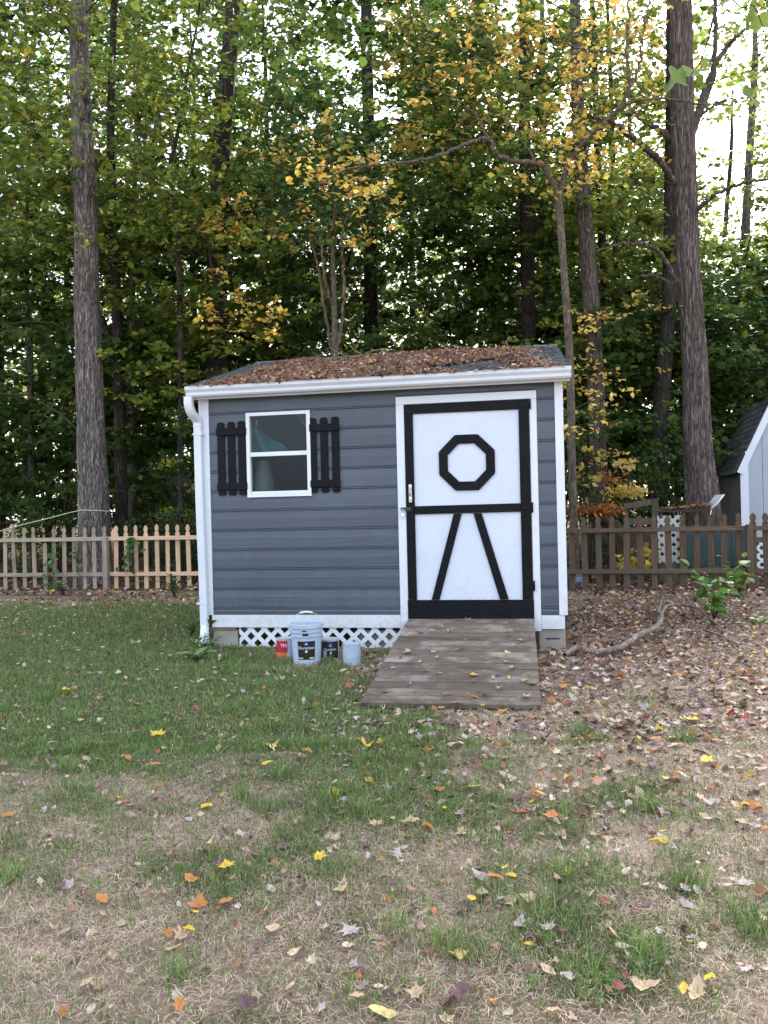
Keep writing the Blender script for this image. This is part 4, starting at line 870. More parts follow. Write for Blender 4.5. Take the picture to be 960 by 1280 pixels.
tree('slender_tree', 'slim dark trunk at the far end of the weathered fence', 22, [(2, 640, 11), (0, 440, 10), (-4, 250, 8)], 'bark_dark', group=WOODS)
tree('slender_tree', 'slim grey trunk behind the weathered pickets near the fence end', 20, [(40, 640, 9), (38, 450, 8), (34, 350, 6)], 'bark_grey', group=WOODS)
tree('slender_tree', 'slim dark trunk behind the brown fence below the branching limb', 22, [(780, 640, 10), (776, 440, 9), (770, 330, 8)], 'bark_dark', group=WOODS)
tree('slender_tree', 'far dark trunk behind the shed door octagon', 26, [(627, 640, 14), (626, 360, 12), (624, 250, 10)], 'bark_dark', group=WOODS)
tree('slender_tree', 'far slim dark trunk just past the gutter end above the downspout', 26, [(245, 640, 10), (243, 430, 9), (240, 240, 7)], 'bark_dark', group=WOODS)
FAR = 'far slim trunks deep in the wood'
for x, Z, wpx, where in ((62, 30, 9, 'behind the rope, beyond the weathered fence'), (190, 29, 9, 'behind the grey outbuilding'), (372, 28, 9, 'between the window and the many-stemmed tree'), (520, 30, 9, 'behind the roof ridge above the door casing'), (590, 31, 8, 'behind the ridge above the door octagon'), (800, 30, 9, 'behind the timber bin'), (905, 32, 8, 'between the massive brown tree and gambrel roof'), (85, 25, 9, 'just before the massive grey oak'), (-60, 21, 14, 'past the end of the weathered fence'), (1010, 20, 16, 'behind the gambrel shed')):
    tree('slender_tree', 'far slim trunk deep in the wood ' + where, Z, [(x, 640, wpx), (x - 2 + rng.normal() * 4, 420, wpx * 0.9), (x - 5 + rng.normal() * 6, 200, wpx * 0.7)], rng.choice(['bark_dark', 'bark_grey']), sides=8, ns=20, group=FAR)

# leaf sprays: where they hang (photo columns and rows, distance), how many, colours, leaf length
REG = [
 ((-40, 330), (-40, 330), (14.5, 20), 290, YGREEN, 0.13), ((-40, 320), (-60, 300), (19, 26), 230, GREENS, 0.15),
 ((-60, 270), (280, 560), (17, 27), 290, GREENS, 0.14), ((-60, 270), (400, 650), (18, 27), 290, DARK, 0.15), ((140, 330), (230, 500), (16, 24), 150, YGREEN, 0.13),
 ((280, 720), (230, 470), (18, 28), 300, DARK, 0.14), ((300, 700), (180, 460), (20, 29), 290, GREENS, 0.16),
 ((330, 560), (-50, 240), (17, 26), 220, GREENS, 0.14), ((330, 520), (60, 300), (14, 18), 70, DARK, 0.12),
 ((480, 860), (-60, 210), (13.6, 17.5), 60, GOLD, 0.11), ((500, 850), (-60, 240), (15, 25), 250, YGREEN, 0.13), ((520, 760), (30, 260), (16, 23), 130, GREENS, 0.13),
 ((690, 870), (210, 480), (17, 26), 240, YGREEN, 0.13), ((690, 890), (340, 620), (16, 25), 270, DARK, 0.14), ((690, 800), (350, 560), (24, 30), 110, GOLD, 0.15),
 ((860, 1010), (-50, 330), (15, 26), 80, YGREEN, 0.13), ((880, 1010), (230, 470), (19, 28), 90, GREENS, 0.14), ((860, 1000), (330, 520), (18, 26), 150, DARK, 0.14),
 ((-300, -40), (-50, 620), (15, 26), 150, GREENS, 0.17), ((1000, 1260), (-50, 620), (15, 26), 130, GREENS, 0.17),
]
cl = []
for (xa, xb), (ya, yb), (za, zb), n, pal, ls in REG:
    for _ in range(n):
        Z = rng.uniform(za, zb); p = at(rng.uniform(xa, xb), rng.uniform(ya, yb), Z)
        if p.z < 0.5: continue
        gx_, gy_ = to_px(np.array(p))
        hole = math.exp(-(((gx_ - 435) / 45) ** 2 + ((gy_ - 85) / 40) ** 2)) + 1.3 * math.exp(-(((gx_ - 925) / 55) ** 2 + ((gy_ - 250) / 90) ** 2)) + 0.9 * math.exp(-(((gx_ - 10) / 40) ** 2 + ((gy_ - 40) / 60) ** 2)) + 0.8 * math.exp(-(((gx_ - 40) / 60) ** 2 + ((gy_ - 480) / 60) ** 2))
        if rng.random() < hole * 0.85: continue
        hid = False
        for T in TREES:
            if 'pine' in T['e'].name or 'oak' in T['e'].name:
                if Z < T['Z'] + 0.4:
                    k_ = int(np.argmin(np.abs(T['P'][:, 2] - p.z))); tq = to_px(T['P'][k_])[0]
                    if abs(tq - gx_) < 42 and rng.random() < 0.82: hid = True
        if hid: continue
        cl.append((np.array(p), pal, ls * math.exp(rng.normal(0, 0.22)), 1.0))
# canopy that goes on above the picture
for _ in range(260):
    X = rng.uniform(-17, 17); Y = rng.uniform(14.5, 33); z = rng.uniform(9, 19.5)
    p = np.array([X, Y, z]); qx, qy = to_px(p)
    if qy > -70: continue
    cl.append((p, [GREENS, YGREEN, GOLD][rng.choice(3, p=[.5, .35, .15])], 0.28, 1.9))
tx = np.array([T['base'].x for T in TREES]); ty = np.array([T['base'].y for T in TREES])
for c in cl:
    xs = np.array([np.interp(c[0][2], T['P'][:, 2], T['P'][:, 0]) for T in TREES]) if False else tx
    d = np.hypot(c[0][0] - xs, (c[0][1] - ty) * 1.2)
    for k, T in enumerate(TREES):
        if T['P'][-1][2] < 10: d[k] += 0.6 + max(0, c[0][2] - 8.5) * 2
    k = int(np.argmin(d + rng.random(len(d)) * 0.8)); TREES[k]['cl'].append(c)
# accents of yellow on the forked tree and its neighbours
def spray(xs, ys, Z, n, pal, ls, T):
    for _ in range(n): T['cl'].append((np.array(at(rng.uniform(*xs), rng.uniform(*ys), Z + rng.normal() * 0.35)), pal, ls, 0.55))
FK = next(T for T in TREES if T['e'].name.startswith('forked')); MS = next(T for T in TREES if T['e'].name.startswith('multi')); CR = next(T for T in TREES if T['e'].name.startswith('crooked'))
spray((500, 830), (0, 130), 13.9, 26, YELLOW, 0.10, FK); spray((690, 760), (170, 250), 13.4, 9, YELLOW, 0.10, FK); spray((400, 480), (160, 245), 13.0, 10, YELLOW, 0.10, FK)
spray((705, 770), (380, 600), 13.8, 16, YELLOW, 0.09, FK); spray((640, 820), (90, 180), 13.2, 10, GOLD, 0.10, FK)
spray((330, 470), (170, 300), 14.0, 11, YELLOW, 0.10, MS); spray((340, 480), (190, 330), 14.4, 26, DARK, 0.10, MS)
spray((245, 345), (255, 300), 15.6, 9, YELLOW, 0.10, CR); spray((255, 330), (330, 460), 15.4, 9, YELLOW, 0.10, CR); spray((150, 330), (60, 330), 15.2, 40, YGREEN, 0.11, CR)
def grow(T, rs, dens=1.0, Lz=None):
    """join each spray to the nearest wood by a curved twig, then hang the leaves round it"""
    e, L0 = T['e'], T['L0']; cls = T['cl']
    if not cls: return
    nodes = list(T['nodes']); par = np.array(nodes)
    D = [np.min(np.linalg.norm(par - c[0], axis=1)) for c in cls]; order = np.argsort(D)
    NP = np.zeros((len(nodes) + 6 * len(cls), 3)); NP[:len(nodes)] = par; nn_ = len(nodes); twigs = []
    for k in order:
        c = cls[k][0]; d = c - NP[:nn_]; ds = np.linalg.norm(d, axis=1) * (1 + 0.6 * (d[:, 2] < 0.15)) ; j = int(np.argmin(ds)); s = NP[j]; v = c - s; ln = np.linalg.norm(v)
        side = rs.normal(0, 0.07, 3) * ln; t = np.linspace(0, 1, 6)[:, None]
        path = s + v * t + side * np.sin(math.pi * t) + np.array([0, 0, 0.16 * ln]) * np.sin(math.pi * t) + rs.normal(0, 0.015, (6, 3)) * (t > 0)
        twigs.append((path, 0.006 + 0.0075 * ln)); NP[nn_:nn_ + 5] = path[1:]; nn_ += 5
    VV = []; FF = []; o_ = 0
    for path, r in twigs:
        V, F = tube_np(path - L0, np.linspace(min(r, 0.05), 0.004, 6), 4); VV.append(V); FF.append(F + o_); o_ += len(V)
    br = link('branches', np_mesh('branches', np.vstack(VV), np.vstack(FF), smooth=True), 'twig', e)
    br['kind'] = 'stuff'
    VV = []; FF = []; CC = []; o_ = 0
    for c, pal, ls, sc in cls:
        n = int(rs.integers(40, 84) * dens * (0.55 if sc < 0.6 else 1.0) * (0.8 if sc > 1.5 else 1)); far_ = min(1.35, max(1.0, c[1] / 16))
        sub = rs.normal(0, 1, (5, 3)) * np.array([0.50, 0.50, 0.22]) * sc                 # a spray is a few flat fans of leaves
        w_ = rs.integers(0, 5, n)
        off = sub[w_] + rs.normal(0, 1, (n, 3)) * np.array([0.17, 0.17, 0.045]) * sc
        tone = math.exp(rs.normal(0, 0.30))
        L_ = ls * far_ * rs.uniform(0.8, 1.55, n)
        nor = rs.normal(0, 0.45, (n, 3)) + np.array([0, -0.45, 0.85])
        V, F = leaf_tris(c + off - L0, nor, L_, L_ * rs.uniform(0.55, 0.85, n), rs)
        VV.append(V); FF.append(F + o_); o_ += len(V); CC.append(np.repeat(palette(pal, n, rs) * tone, 4, 0))
    cr = link('crown', np_mesh('crown', np.vstack(VV), np.vstack(FF), np.vstack(CC)), 'leaf', e)
rs = np.random.default_rng(11)
for T in TREES: grow(T, rs)
# deep woods: one mass of far foliage
n = 190000
cpx = rs.uniform(-350, 1310, 1500); cpy = np.concatenate([rs.uniform(250, 632, 1230), rs.uniform(40, 280, 270)]); cZ = rs.uniform(29, 52, 1500)
keep = (rs.random(1500) > 0.75 * np.exp(-(((cpx - 925) / 70) ** 2 + ((cpy - 230) / 110) ** 2))) & (rs.random(1500) > 0.25 * np.exp(-(((cpx - 40) / 60) ** 2 + ((cpy - 450) / 70) ** 2)))
keep &= ~((cpy < 250) & (rs.random(1500) < 0.4))
cw = np.array([list(at(a, b, c)) for a, b, c in zip(cpx, cpy, cZ)]); pick = np.where(keep)[0]; k = pick[rs.integers(0, len(pick), n)]
pos = cw[k] + rs.normal(0, 1, (n, 3)) * np.array([1.0, 1.0, 0.55])
pos = pos[pos[:, 2] > 0.1]; n = len(pos)
V, F = leaf_tris(pos, rs.normal(0, 0.6, (n, 3)) + [0, -0.3, 0.8], rs.uniform(0.18, 0.36, n), rs.uniform(0.13, 0.25, n), rs)
pk_ = np.where(((cw[k][:n, 0] > 2) & (rs.random(n) < 0.25))[:, None], palette(GOLD, n, rs), palette(GREENS + YGREEN + YGREEN, n, rs))
o = link('far_woods', np_mesh('far_woods', V, F, np.repeat(pk_, 4, 0)), 'leaf'); tag(o, 'far-off mass of woodland foliage deep behind the trunks', 'woods', kind='stuff')

# ------------------------------------------------------------------ shrubs and small plants
def blade(L, W, bend=0.15, n=3):
    """a pointed oval leaf blade lying along +x, gently folded; list of verts and tris"""
    xs = [0, 0.2, 0.5, 0.8, 1.0]; ws = [0.03, 0.75, 1.0, 0.6, 0.0]
    v = []; 
    for x, w_ in zip(xs, ws): v += [(x * L, -w_ * W / 2, 0.12 * w_ * W - bend * L * x * x), (x * L, 0, -bend * L * x * x), (x * L, w_ * W / 2, 0.12 * w_ * W - bend * L * x * x)]
    f = []
    for k in range(4):
        for j in range(2): a = k * 3 + j; f += [(a, a + 3, a + 4), (a, a + 4, a + 1)]
    return np.array(v), np.array(f)
def place_blades(B, pos, rot, scl):
    V0, F0 = B; n = len(pos); V = np.einsum('nij,kj->nki', rot * scl[:, None, None], V0) + pos[:, None, :]
    F = F0[None] + (np.arange(n) * len(V0))[:, None, None]; return V.reshape(-1, 3), F.reshape(-1, 3), len(V0)
def eul(az, el, roll):
    ca, sa, ce, se, cr, sr = np.cos(az), np.sin(az), np.cos(el), np.sin(el), np.cos(roll), np.sin(roll)
    x = np.stack([ca * ce, sa * ce, se], -1); y0 = np.stack([-sa, ca, 0 * ca], -1); z0 = np.cross(x, y0)
    y = y0 * cr[:, None] + z0 * sr[:, None]; z = np.cross(x, y); return np.stack([x, y, z], -1)
def shrub(x, Z, h, r, n, pal, label, name='shrub', ls=0.07, group=None, stems=6, low=0.15, aspect=0.6):
    p = at(x, 640, Z); b = Vector((p.x, p.y, float(hgt(p.x, p.y)))); e = empty(name, b, 0, label, 'shrub', group)
    mb = MB(); tips = []
    for k in range(stems):
        a = rs.uniform(0, 6.28); rr = r * rs.uniform(0.3, 0.9); hh = h * rs.uniform(0.6, 1.0)
        q = smooth_path([(0.04 * math.cos(a), 0.04 * math.sin(a), -0.06), (rr * 0.35 * math.cos(a), rr * 0.35 * math.sin(a), hh * 0.5), (rr * math.cos(a), rr * math.sin(a), hh)], 8); tips.append(q)
        mb.tube(q, np.linspace(0.016, 0.004, 8) * (h ** 0.5), 5)
    mb.build('stems', 'twig', e)
    T_ = np.array(tips); nc = max(10, n // 45); ci = rs.integers(0, stems, nc); cj = rs.integers(2, 8, nc)
    cen = T_[ci, cj] + rs.normal(0, 1, (nc, 3)) * np.array([r * 0.28, r * 0.28, h * 0.10]); cen[:, 2] = np.maximum(cen[:, 2], low)
    k = rs.integers(0, nc, n); pos = cen[k] + rs.normal(0, 1, (n, 3)) * np.array([0.16, 0.16, 0.07]) * (0.6 + r * 0.35); pos[:, 2] = np.maximum(pos[:, 2], 0.04)
    L_ = ls * rs.uniform(0.7, 1.4, n); V, F = leaf_tris(pos, rs.normal(0, 0.6, (n, 3)) + [0, -0.35, 0.8], L_, L_ * aspect * rs.uniform(0.8, 1.2, n), rs)
    link('foliage', np_mesh('foliage', V, F, np.repeat(palette(pal, n, rs) * np.exp(rs.normal(0, .15, nc))[k][:, None], 4, 0)), 'leaf', e)
SH = [(-30, 17.5, 3.2, 1.4, 1500, DARK, 'tall dark shrub behind the far end of the weathered fence', 0.10), (20, 16.6, 1.5, 0.8, 800, GREENS, 'low pale green shrub behind the weathered pickets', 0.08), (72, 17.2, 2.3, 1.0, 1200, DARK, 'dark shrub beside the massive grey oak, under the sloping rope', 0.09),
      (60, 21, 4.2, 1.8, 1700, GREENS, 'broad mid green shrub deep behind the rope', 0.11), (185, 19.5, 3.4, 1.2, 1300, GREENS, 'leafy green shrub behind the fresh cedar pickets', 0.10), (205, 15.6, 1.55, 0.55, 900, EVER, 'blue-green evergreen bush just behind the cedar pickets', 0.07), (243, 15.3, 1.4, 0.5, 800, EVER, 'dark evergreen bush tucked beside the downspout', 0.07),
      (238, 17.0, 3.0, 0.9, 900, YGREEN, 'yellow-green shrub whose sprays reach towards the downspout', 0.10), (150, 25, 4.5, 2.0, 1500, DARK, 'deep dark thicket behind the slender trunks', 0.12),
      (300, 16.5, 4.6, 1.4, 1600, DARK, 'dark thicket rising behind the shed gutter end', 0.11), (370, 16.0, 4.8, 1.4, 1700, DARK, 'dark thicket rising behind the roof above the window', 0.11), (470, 16.0, 4.8, 1.5, 1800, GREENS, 'green thicket rising behind the middle of the roof ridge', 0.11), (560, 15.5, 4.7, 1.4, 1800, DARK, 'dark green thicket behind the roof ridge over the door', 0.10), (640, 15.5, 4.7, 1.3, 1600, GREENS, 'green thicket behind the ridge next to the forked tree', 0.10),
      (735, 15.5, 3.4, 0.9, 1100, DARK, 'dark shrub behind the forked tree', 0.09), (790, 16.2, 2.9, 1.3, 1700, DARK, 'dark leafy shrub behind the timber bin', 0.10), (845, 19.5, 3.6, 1.3, 1500, DARK, 'dark shrub behind the massive brown tree', 0.10), (915, 22, 5.2, 1.5, 1700, EVER, 'dark evergreen behind the gambrel roof', 0.11), (965, 21, 6.2, 1.7, 1900, EVER, 'tall black-green evergreen rising over the gambrel roof', 0.11),
      (770, 20, 4.0, 1.6, 1600, GREENS, 'mid green shrub deep behind the timber bin', 0.11), (1030, 21, 4, 1.8, 1000, DARK, 'dark shrub beside the far wall of the gambrel shed', 0.12), (-110, 18, 3.4, 1.7, 1100, GREENS, 'green shrub past the end of the weathered fence', 0.12), (110, 28, 5, 2.6, 1500, GREENS, 'far green thicket behind the massive grey oak', 0.14), (500, 27, 6.5, 3.0, 1800, GREENS, 'far green thicket behind the shed', 0.15), (700, 27, 6, 2.6, 1600, YGREEN, 'far yellow-green thicket behind the forked tree', 0.15), (860, 28, 5.5, 2.4, 1400, GREENS, 'far green thicket behind the massive brown tree', 0.14)]
for x, Z, h, r, n, pal, lab, ls in SH: shrub(x, Z, h, r, n, pal, lab, ls=ls, group='shrubs of the wood edge')
shrub(733, 13.6, 2.0, 0.62, 420, ORANGE, 'young beech with rusty orange leaves behind the brown fence', 'beech_sapling', 0.11, stems=5, low=1.28, aspect=0.5)
shrub(775, 14.6, 2.9, 0.75, 330, YELLOW, 'sparse yellow-leaved sapling behind the timber bin', 'yellow_sapling', 0.09, stems=6, low=1.6)
shrub(800, 13.0, 0.68, 0.26, 60, YELLOW, 'small plant with yellow leaves behind the brown pickets', 'yellow_plant', 0.13, stems=4, low=0.35, aspect=0.7)
shrub(776, 13.1, 0.55, 0.2, 40, YELLOW, 'tiny yellow plant beside the sloping boards', 'yellow_plant', 0.10, stems=3, low=0.3, aspect=0.7)
LG = [(3, (0.085, 0.21, 0.035)), (2, (0.12, 0.27, 0.05)), (1, (0.055, 0.14, 0.025)), (0.25, (0.42, 0.38, 0.05))]
PG = [(3, (0.17, 0.27, 0.09)), (2, (0.22, 0.33, 0.12)), (1, (0.11, 0.19, 0.05))]
def leafy_plant(x, y, h, r, n, L, W, pal, label, name, stems=5, upright=0.3, cat='plant', dx=0.0):
    """herb or sapling with big separate leaves; leaves alternate along arching stems"""
    g_ = gnd(x, y); e = empty(name, (g_.x, g_.y, float(hgt(g_.x, g_.y))), 0, label, cat); mb = MB(); B = blade(1, W / L); per = max(2, n // stems)
    st = []
    for k in range(stems):
        a = k * 2.4 + rs.uniform(-0.4, 0.4); rr = r * rs.uniform(0.45, 1.0); hh = h * rs.uniform(0.55, 1.0)
        q = smooth_path([(0, 0, -0.02), (rr * 0.3 * math.cos(a) + dx * .3, rr * 0.3 * math.sin(a), hh * 0.55), (rr * math.cos(a) + dx, rr * math.sin(a), hh)], 10)
        mb.tube(q, np.linspace(0.006, 0.002, 10), 5); st.append((q, a))
    mb.build('stems', 'twig', e); kk = 0
    shared = []
    for c in palette(pal, 5, rs, 0.12):
        me = np_mesh('leaf', B[0], B[1], np.repeat(c[None], len(B[0]), 0), True); me.materials.append(M['plant']); shared.append(me)
    for q, a in st:
        for j in range(per):
            t_ = 2 + (j + rs.random()) / per * 7; pos = q[min(9, int(round(t_)))]
            o = link('leaf', shared[rs.integers(0, 5)], None, e); o.location = Vector(pos) + Vector(rs.normal(0, 0.012, 3)); s_ = L * rs.uniform(0.7, 1.15); o.scale = (s_, s_, s_)
            az = -1.57 + rs.normal() * 1.1 + 0.3 * math.cos(a)
            R3 = eul(np.array([az]), np.array([upright + rs.normal() * 0.25 + 0.15]), np.array([rs.normal() * 0.3]))[0]; o.rotation_euler = Matrix(R3.tolist()).to_euler()
leafy_plant(893, 776, 0.74, 0.46, 88, 0.135, 0.12, LG, 'bright green round-leaved sapling growing against the brown fence post', 'leafy_sapling', 9, -0.35, dx=0.06)
leafy_plant(922, 748, 0.66, 0.28, 44, 0.11, 0.08, [(2, (0.07, 0.16, 0.03)), (1, (0.3, 0.33, 0.05))], 'small dull green sapling close to the brown fence post', 'leafy_sapling', 6, 0.1)
leafy_plant(948, 783, 0.10, 0.22, 18, 0.08, 0.055, LG, 'low green seedling in the leaf litter beside the sapling', 'seedling', 4, 0.2)
leafy_plant(248, 826, 0.10, 0.20, 20, 0.13, 0.065, PG, 'flat rosette weed with broad pale leaves at the foot of the downspout', 'rosette_weed', 5, 0.35)
leafy_plant(240, 793, 0.20, 0.20, 34, 0.075, 0.045, PG, 'pale green weed clump standing beside the downspout', 'weed', 7, 0.35)
leafy_plant(270, 806, 0.34, 0.22, 22, 0.12, 0.105, [(2, (0.13, 0.2, 0.05)), (1, (0.14, 0.11, 0.04)), (1, (0.09, 0.15, 0.03))], 'grapevine seedling with lobed browning leaves in front of the downspout', 'grape_seedling', 5, 0.1)
leafy_plant(254, 818, 0.24, 0.20, 44, 0.085, 0.05, PG, 'leafy weed clump hiding the drain boot of the downspout', 'weed', 9, 0.3)
leafy_plant(218, 746, 0.42, 0.30, 40, 0.11, 0.05, [(3, (0.05, 0.11, 0.035)), (1, (0.08, 0.15, 0.05))], 'dark leafy weed in front of the cedar pickets', 'weed', 8, 0.4)
leafy_plant(78, 744, 0.34, 0.28, 40, 0.085, 0.05, [(3, (0.045, 0.10, 0.03)), (1, (0.08, 0.14, 0.05))], 'dark leafy weed at the foot of the weathered pickets', 'weed', 8, 0.4)
leafy_plant(745, 744, 0.16, 0.2, 20, 0.07, 0.04, [(3, (0.08, 0.12, 0.035))], 'small green weed at the foot of the brown pickets', 'weed', 5, 0.4)
def vine(x, z0, z1, n, label, spread=0.12, L=0.085):
    s_ = fence_x(x); b = FA + fd * s_; e = empty('climbing_vine', (b.x, b.y, 0), frz, label, 'vine'); z = np.linspace(0.0, z1, 12)
    st = np.stack([np.cumsum(rs.normal(0, 0.03, 12)), -0.05 + 0 * z, z], 1); MB().tube(st, 0.005, 5).build('stem', 'twig', e); B = blade(1, 0.85)
    shared = []
    for c in palette([(3, (0.055, 0.13, 0.035)), (2, (0.09, 0.18, 0.05))], 4, rs, 0.1):
        me = np_mesh('leaf', B[0], B[1], np.repeat(c[None], len(B[0]), 0), True); me.materials.append(M['plant']); shared.append(me)
    for k in range(n):
        zz = rs.uniform(z0, z1); o = link('leaf', shared[k % 4], None, e); o.location = (np.interp(zz, z, st[:, 0]) + rs.normal() * spread * math.sin(math.pi * min(1, (zz - z0) / (z1 - z0) * .8 + .2)), -0.065 - rs.random() * 0.05, zz)
        s2 = L * rs.uniform(0.7, 1.25); o.scale = (s2, s2, s2); o.rotation_euler = Matrix(eul(np.array([-1.57 + rs.normal() * 0.8]), np.array([-0.6 + rs.normal() * 0.3]), np.array([rs.normal() * 0.5]))[0].tolist()).to_euler()
vine(170, 0.35, 1.0, 46, 'leafy green vine climbing the fresh cedar pickets', 0.14, 0.10)
vine(66, 0.05, 0.85, 40, 'thin dark vine climbing the weathered pickets', 0.10)
vine(96, 0.5, 0.95, 16, 'small vine tendril on the weathered fence near the broken picket', 0.06)

# ------------------------------------------------------------------ fallen branch
def stick(pts, r, name, label, mat='stick', extra=()):
    P = smooth_path(pts, 12 * len(pts)); P[1:-1] += rs.normal(0, 0.004, (len(P) - 2, 3)); b = P[0].copy(); b[2] = 0
    e = empty(name, b, 0, label, 'branch'); V, F = trunk_mesh(P - b, np.interp(np.linspace(0, 1, len(P)), np.linspace(0, 1, len(r)), r), 10, 0.10, 3, 0.0)
    link('main_limb', np_mesh('main_limb', V, F, smooth=True), mat, e)
    for q, r2 in extra:
        q = smooth_path(q, 8 * len(q)) - b; link('side_limb', np_mesh('side_limb', *tube_np(q, np.linspace(r2[0], r2[1], len(q)), 8), smooth=True), mat, e)
def gz(x, y, z): v = gnd(x, y); v.z = z + 0.022; return v
stick([gz(706, 826, 0.03), gz(722, 820, 0.05), gz(745, 823, 0.035), gz(775, 816, 0.035), gz(800, 804, 0.06), gz(822, 796, 0.09), gz(827, 786, 0.12), gz(824, 778, 0.12), gz(829, 763, 0.16)], [0.022, 0.030, 0.026, 0.029, 0.031, 0.030, 0.026, 0.022, 0.012], 'fallen_branch', 'forked bare fallen branch lying in the leaves beside the ramp',
      extra=[([gz(826, 785, 0.12), gz(835, 773, 0.13), gz(855, 771, 0.12), gz(873, 774, 0.10), gz(888, 781, 0.05), gz(905, 792, 0.02)], (0.021, 0.008)), ([gz(848, 771, 0.12), gz(858, 776, 0.07), gz(866, 785, 0.02)], (0.010, 0.004)), ([gz(824, 792, 0.06), gz(800, 790, 0.03), gz(776, 793, 0.02)], (0.014, 0.006))])
for k, (a_, b_, lab) in enumerate((((655, 812), (700, 838), None), ((832, 764), (850, 762), 'short pale split stick lying by the fork of the fallen branch'), ((880, 792), (925, 812), 'thin grey stick in the litter below the sapling'), ((700, 775), (760, 790), None))):
    if not lab: continue
    tag(MB().tube([gz(*a_, 0.02), gz((a_[0] + b_[0]) / 2, (a_[1] + b_[1]) / 2 - 1, 0.03), gz(*b_, 0.02)], [0.012, 0.01, 0.006], 6).build('stick', 'stick'), lab, 'stick')

# ------------------------------------------------------------------ leaf blanket on the roof
def roof_pt(u, d, h): return np.array([u, EV + su * d - sw * h, EW + sw * d + su * h]) if np.isscalar(u) else np.stack([u, EV + su * d - sw * h, EW + sw * d + su * h], -1)
def cover(u, d):
    t_ = d / slope; e1 = (u + 3.50 - 0.16 * t_) / 0.3 + (fbm(u * 3, d * 3, 77, 3) - 0.5) * 2.5; e2 = (0.14 - 0.40 * t_ ** 2 - u) / 0.3 + (fbm(u * 3, d * 3, 78, 3) - 0.5) * 2.5; e3 = (0.97 - t_) / 0.05 + (fbm(u * 4, d * 4, 79, 3) - 0.5) * 3
    e4 = 1.4 - 5.5 * np.clip(fbm(u * 1.7, d * 2.6, 83, 3) - 0.60, 0, 1) * 3
    return np.clip(np.minimum(np.minimum(np.minimum(e1, e2), e3), e4), 0, 1)
def thick(u, d): return np.clip(0.25 + d / 0.35, 0, 1) * (0.008 + 0.045 * fbm(u * 3, d * 3, 80, 4))
uu = np.linspace(-3.55, 0.18, 150); dd = np.linspace(-0.03, slope - 0.02, 80); UU, DD = np.meshgrid(uu, dd)
cv = cover(UU, DD); HH = 0.004 + cv * thick(UU, DD) - (cv < 0.02) * 0.03
to_w = np.array(Matrix.Rotation(-YAW, 3, 'Z'))
Vr = roof_pt(UU.ravel(), DD.ravel(), HH.ravel()) @ to_w.T + np.array(P0)
nU = len(uu); i = (np.arange(len(dd) - 1)[:, None] * nU + np.arange(nU - 1)[None, :]).ravel(); Fq = np.stack([i, i + 1, i + nU + 1, i + nU], 1)
cvf = cv.ravel(); Fq = Fq[(cvf[Fq] > 0.02).all(1)]
cb_ = palette([(1, (0.13, 0.068, 0.042))], len(Vr), rs, 0.25)
RB = [(4, (0.155, 0.085, 0.055)), (3, (0.215, 0.135, 0.095)), (0.9, (0.44, 0.33, 0.24)), (1, (0.30, 0.11, 0.05)), (1, (0.09, 0.05, 0.035)), (0.2, (0.45, 0.25, 0.05))]
n = 9000; u = rs.uniform(-3.5, 0.16, n); d = rs.uniform(-0.04, slope - 0.01, n); k = cover(u, d) > rs.random(n) * 0.9 + 0.03
stray = rs.random(n) < 0.05; k = k | stray; u, d = u[k], d[k]; n = len(u)
pos = roof_pt(u, d, 0.010 + cover(u, d) * thick(u, d) + rs.random(n) * 0.015) @ to_w.T + np.array(P0)
V, F = leaf_tris(pos, rs.normal(0, 0.55, (n, 3)) + [0, -0.3, 0.9], rs.uniform(0.03, 0.085, n), rs.uniform(0.015, 0.05, n), rs)
n2 = 14000; u2 = rs.uniform(-3.5, 0.16, n2); d2 = rs.uniform(0, slope, n2); k2 = cover(u2, d2) > rs.random(n2); u2, d2 = u2[k2], d2[k2]; n2 = len(u2)
pos2 = roof_pt(u2, d2, 0.012 + cover(u2, d2) * thick(u2, d2)) @ to_w.T + np.array(P0)
V2, F2 = leaf_tris(pos2, rs.normal(0, 0.4, (n2, 3)) + [0, -0.3, 0.9], rs.uniform(0.06, 0.14, n2), rs.uniform(0.003, 0.006, n2), rs)
Ft = np.concatenate([Fq[:, [0, 1, 2]], Fq[:, [0, 2, 3]]]); o1 = len(Vr)
Va = np.vstack([Vr, V, V2]); Fa = np.vstack([Ft, F + o1, F2 + o1 + len(V)])
Ca = np.vstack([cb_, np.repeat(palette(RB, n, rs), 4, 0), np.repeat(palette([(2, (0.26, 0.12, 0.06)), (1, (0.38, 0.25, 0.16))], n2, rs), 4, 0)])
tag(link('roof_leaf_litter', np_mesh('roof_leaf_litter', Va, Fa, Ca), 'litter'), 'thick brown blanket of leaves and pine needles on the shed roof', 'leaf litter', kind='stuff')
for k in range(10):
    u = rs.uniform(-2.6, 0.0) if k < 9 else rs.uniform(-1.2, 0.1); d = slope * rs.uniform(0.55, 0.95); a = rs.uniform(0, 3.1); L_ = rs.uniform(0.25, 0.6)
    q = [roof_pt(u, d, 0.09), roof_pt(u + math.cos(a) * L_ * .5 + rs.normal() * 0.03, d + math.sin(a) * L_ * 0.12, 0.10 + rs.random() * 0.05), roof_pt(u + math.cos(a) * L_, min(slope, d + math.sin(a) * L_ * 0.3), 0.06 + rs.random() * 0.16)]
    P = smooth_path([np.array(p_) @ to_w.T + np.array(P0) for p_ in q], 10)
    tag(MB().tube(P, np.linspace(0.007, 0.003, 10), 5).build('twig', 'stick'), 'pale bare twig lying in the leaves on the shed roof', 'twig', 'twigs on the shed roof')

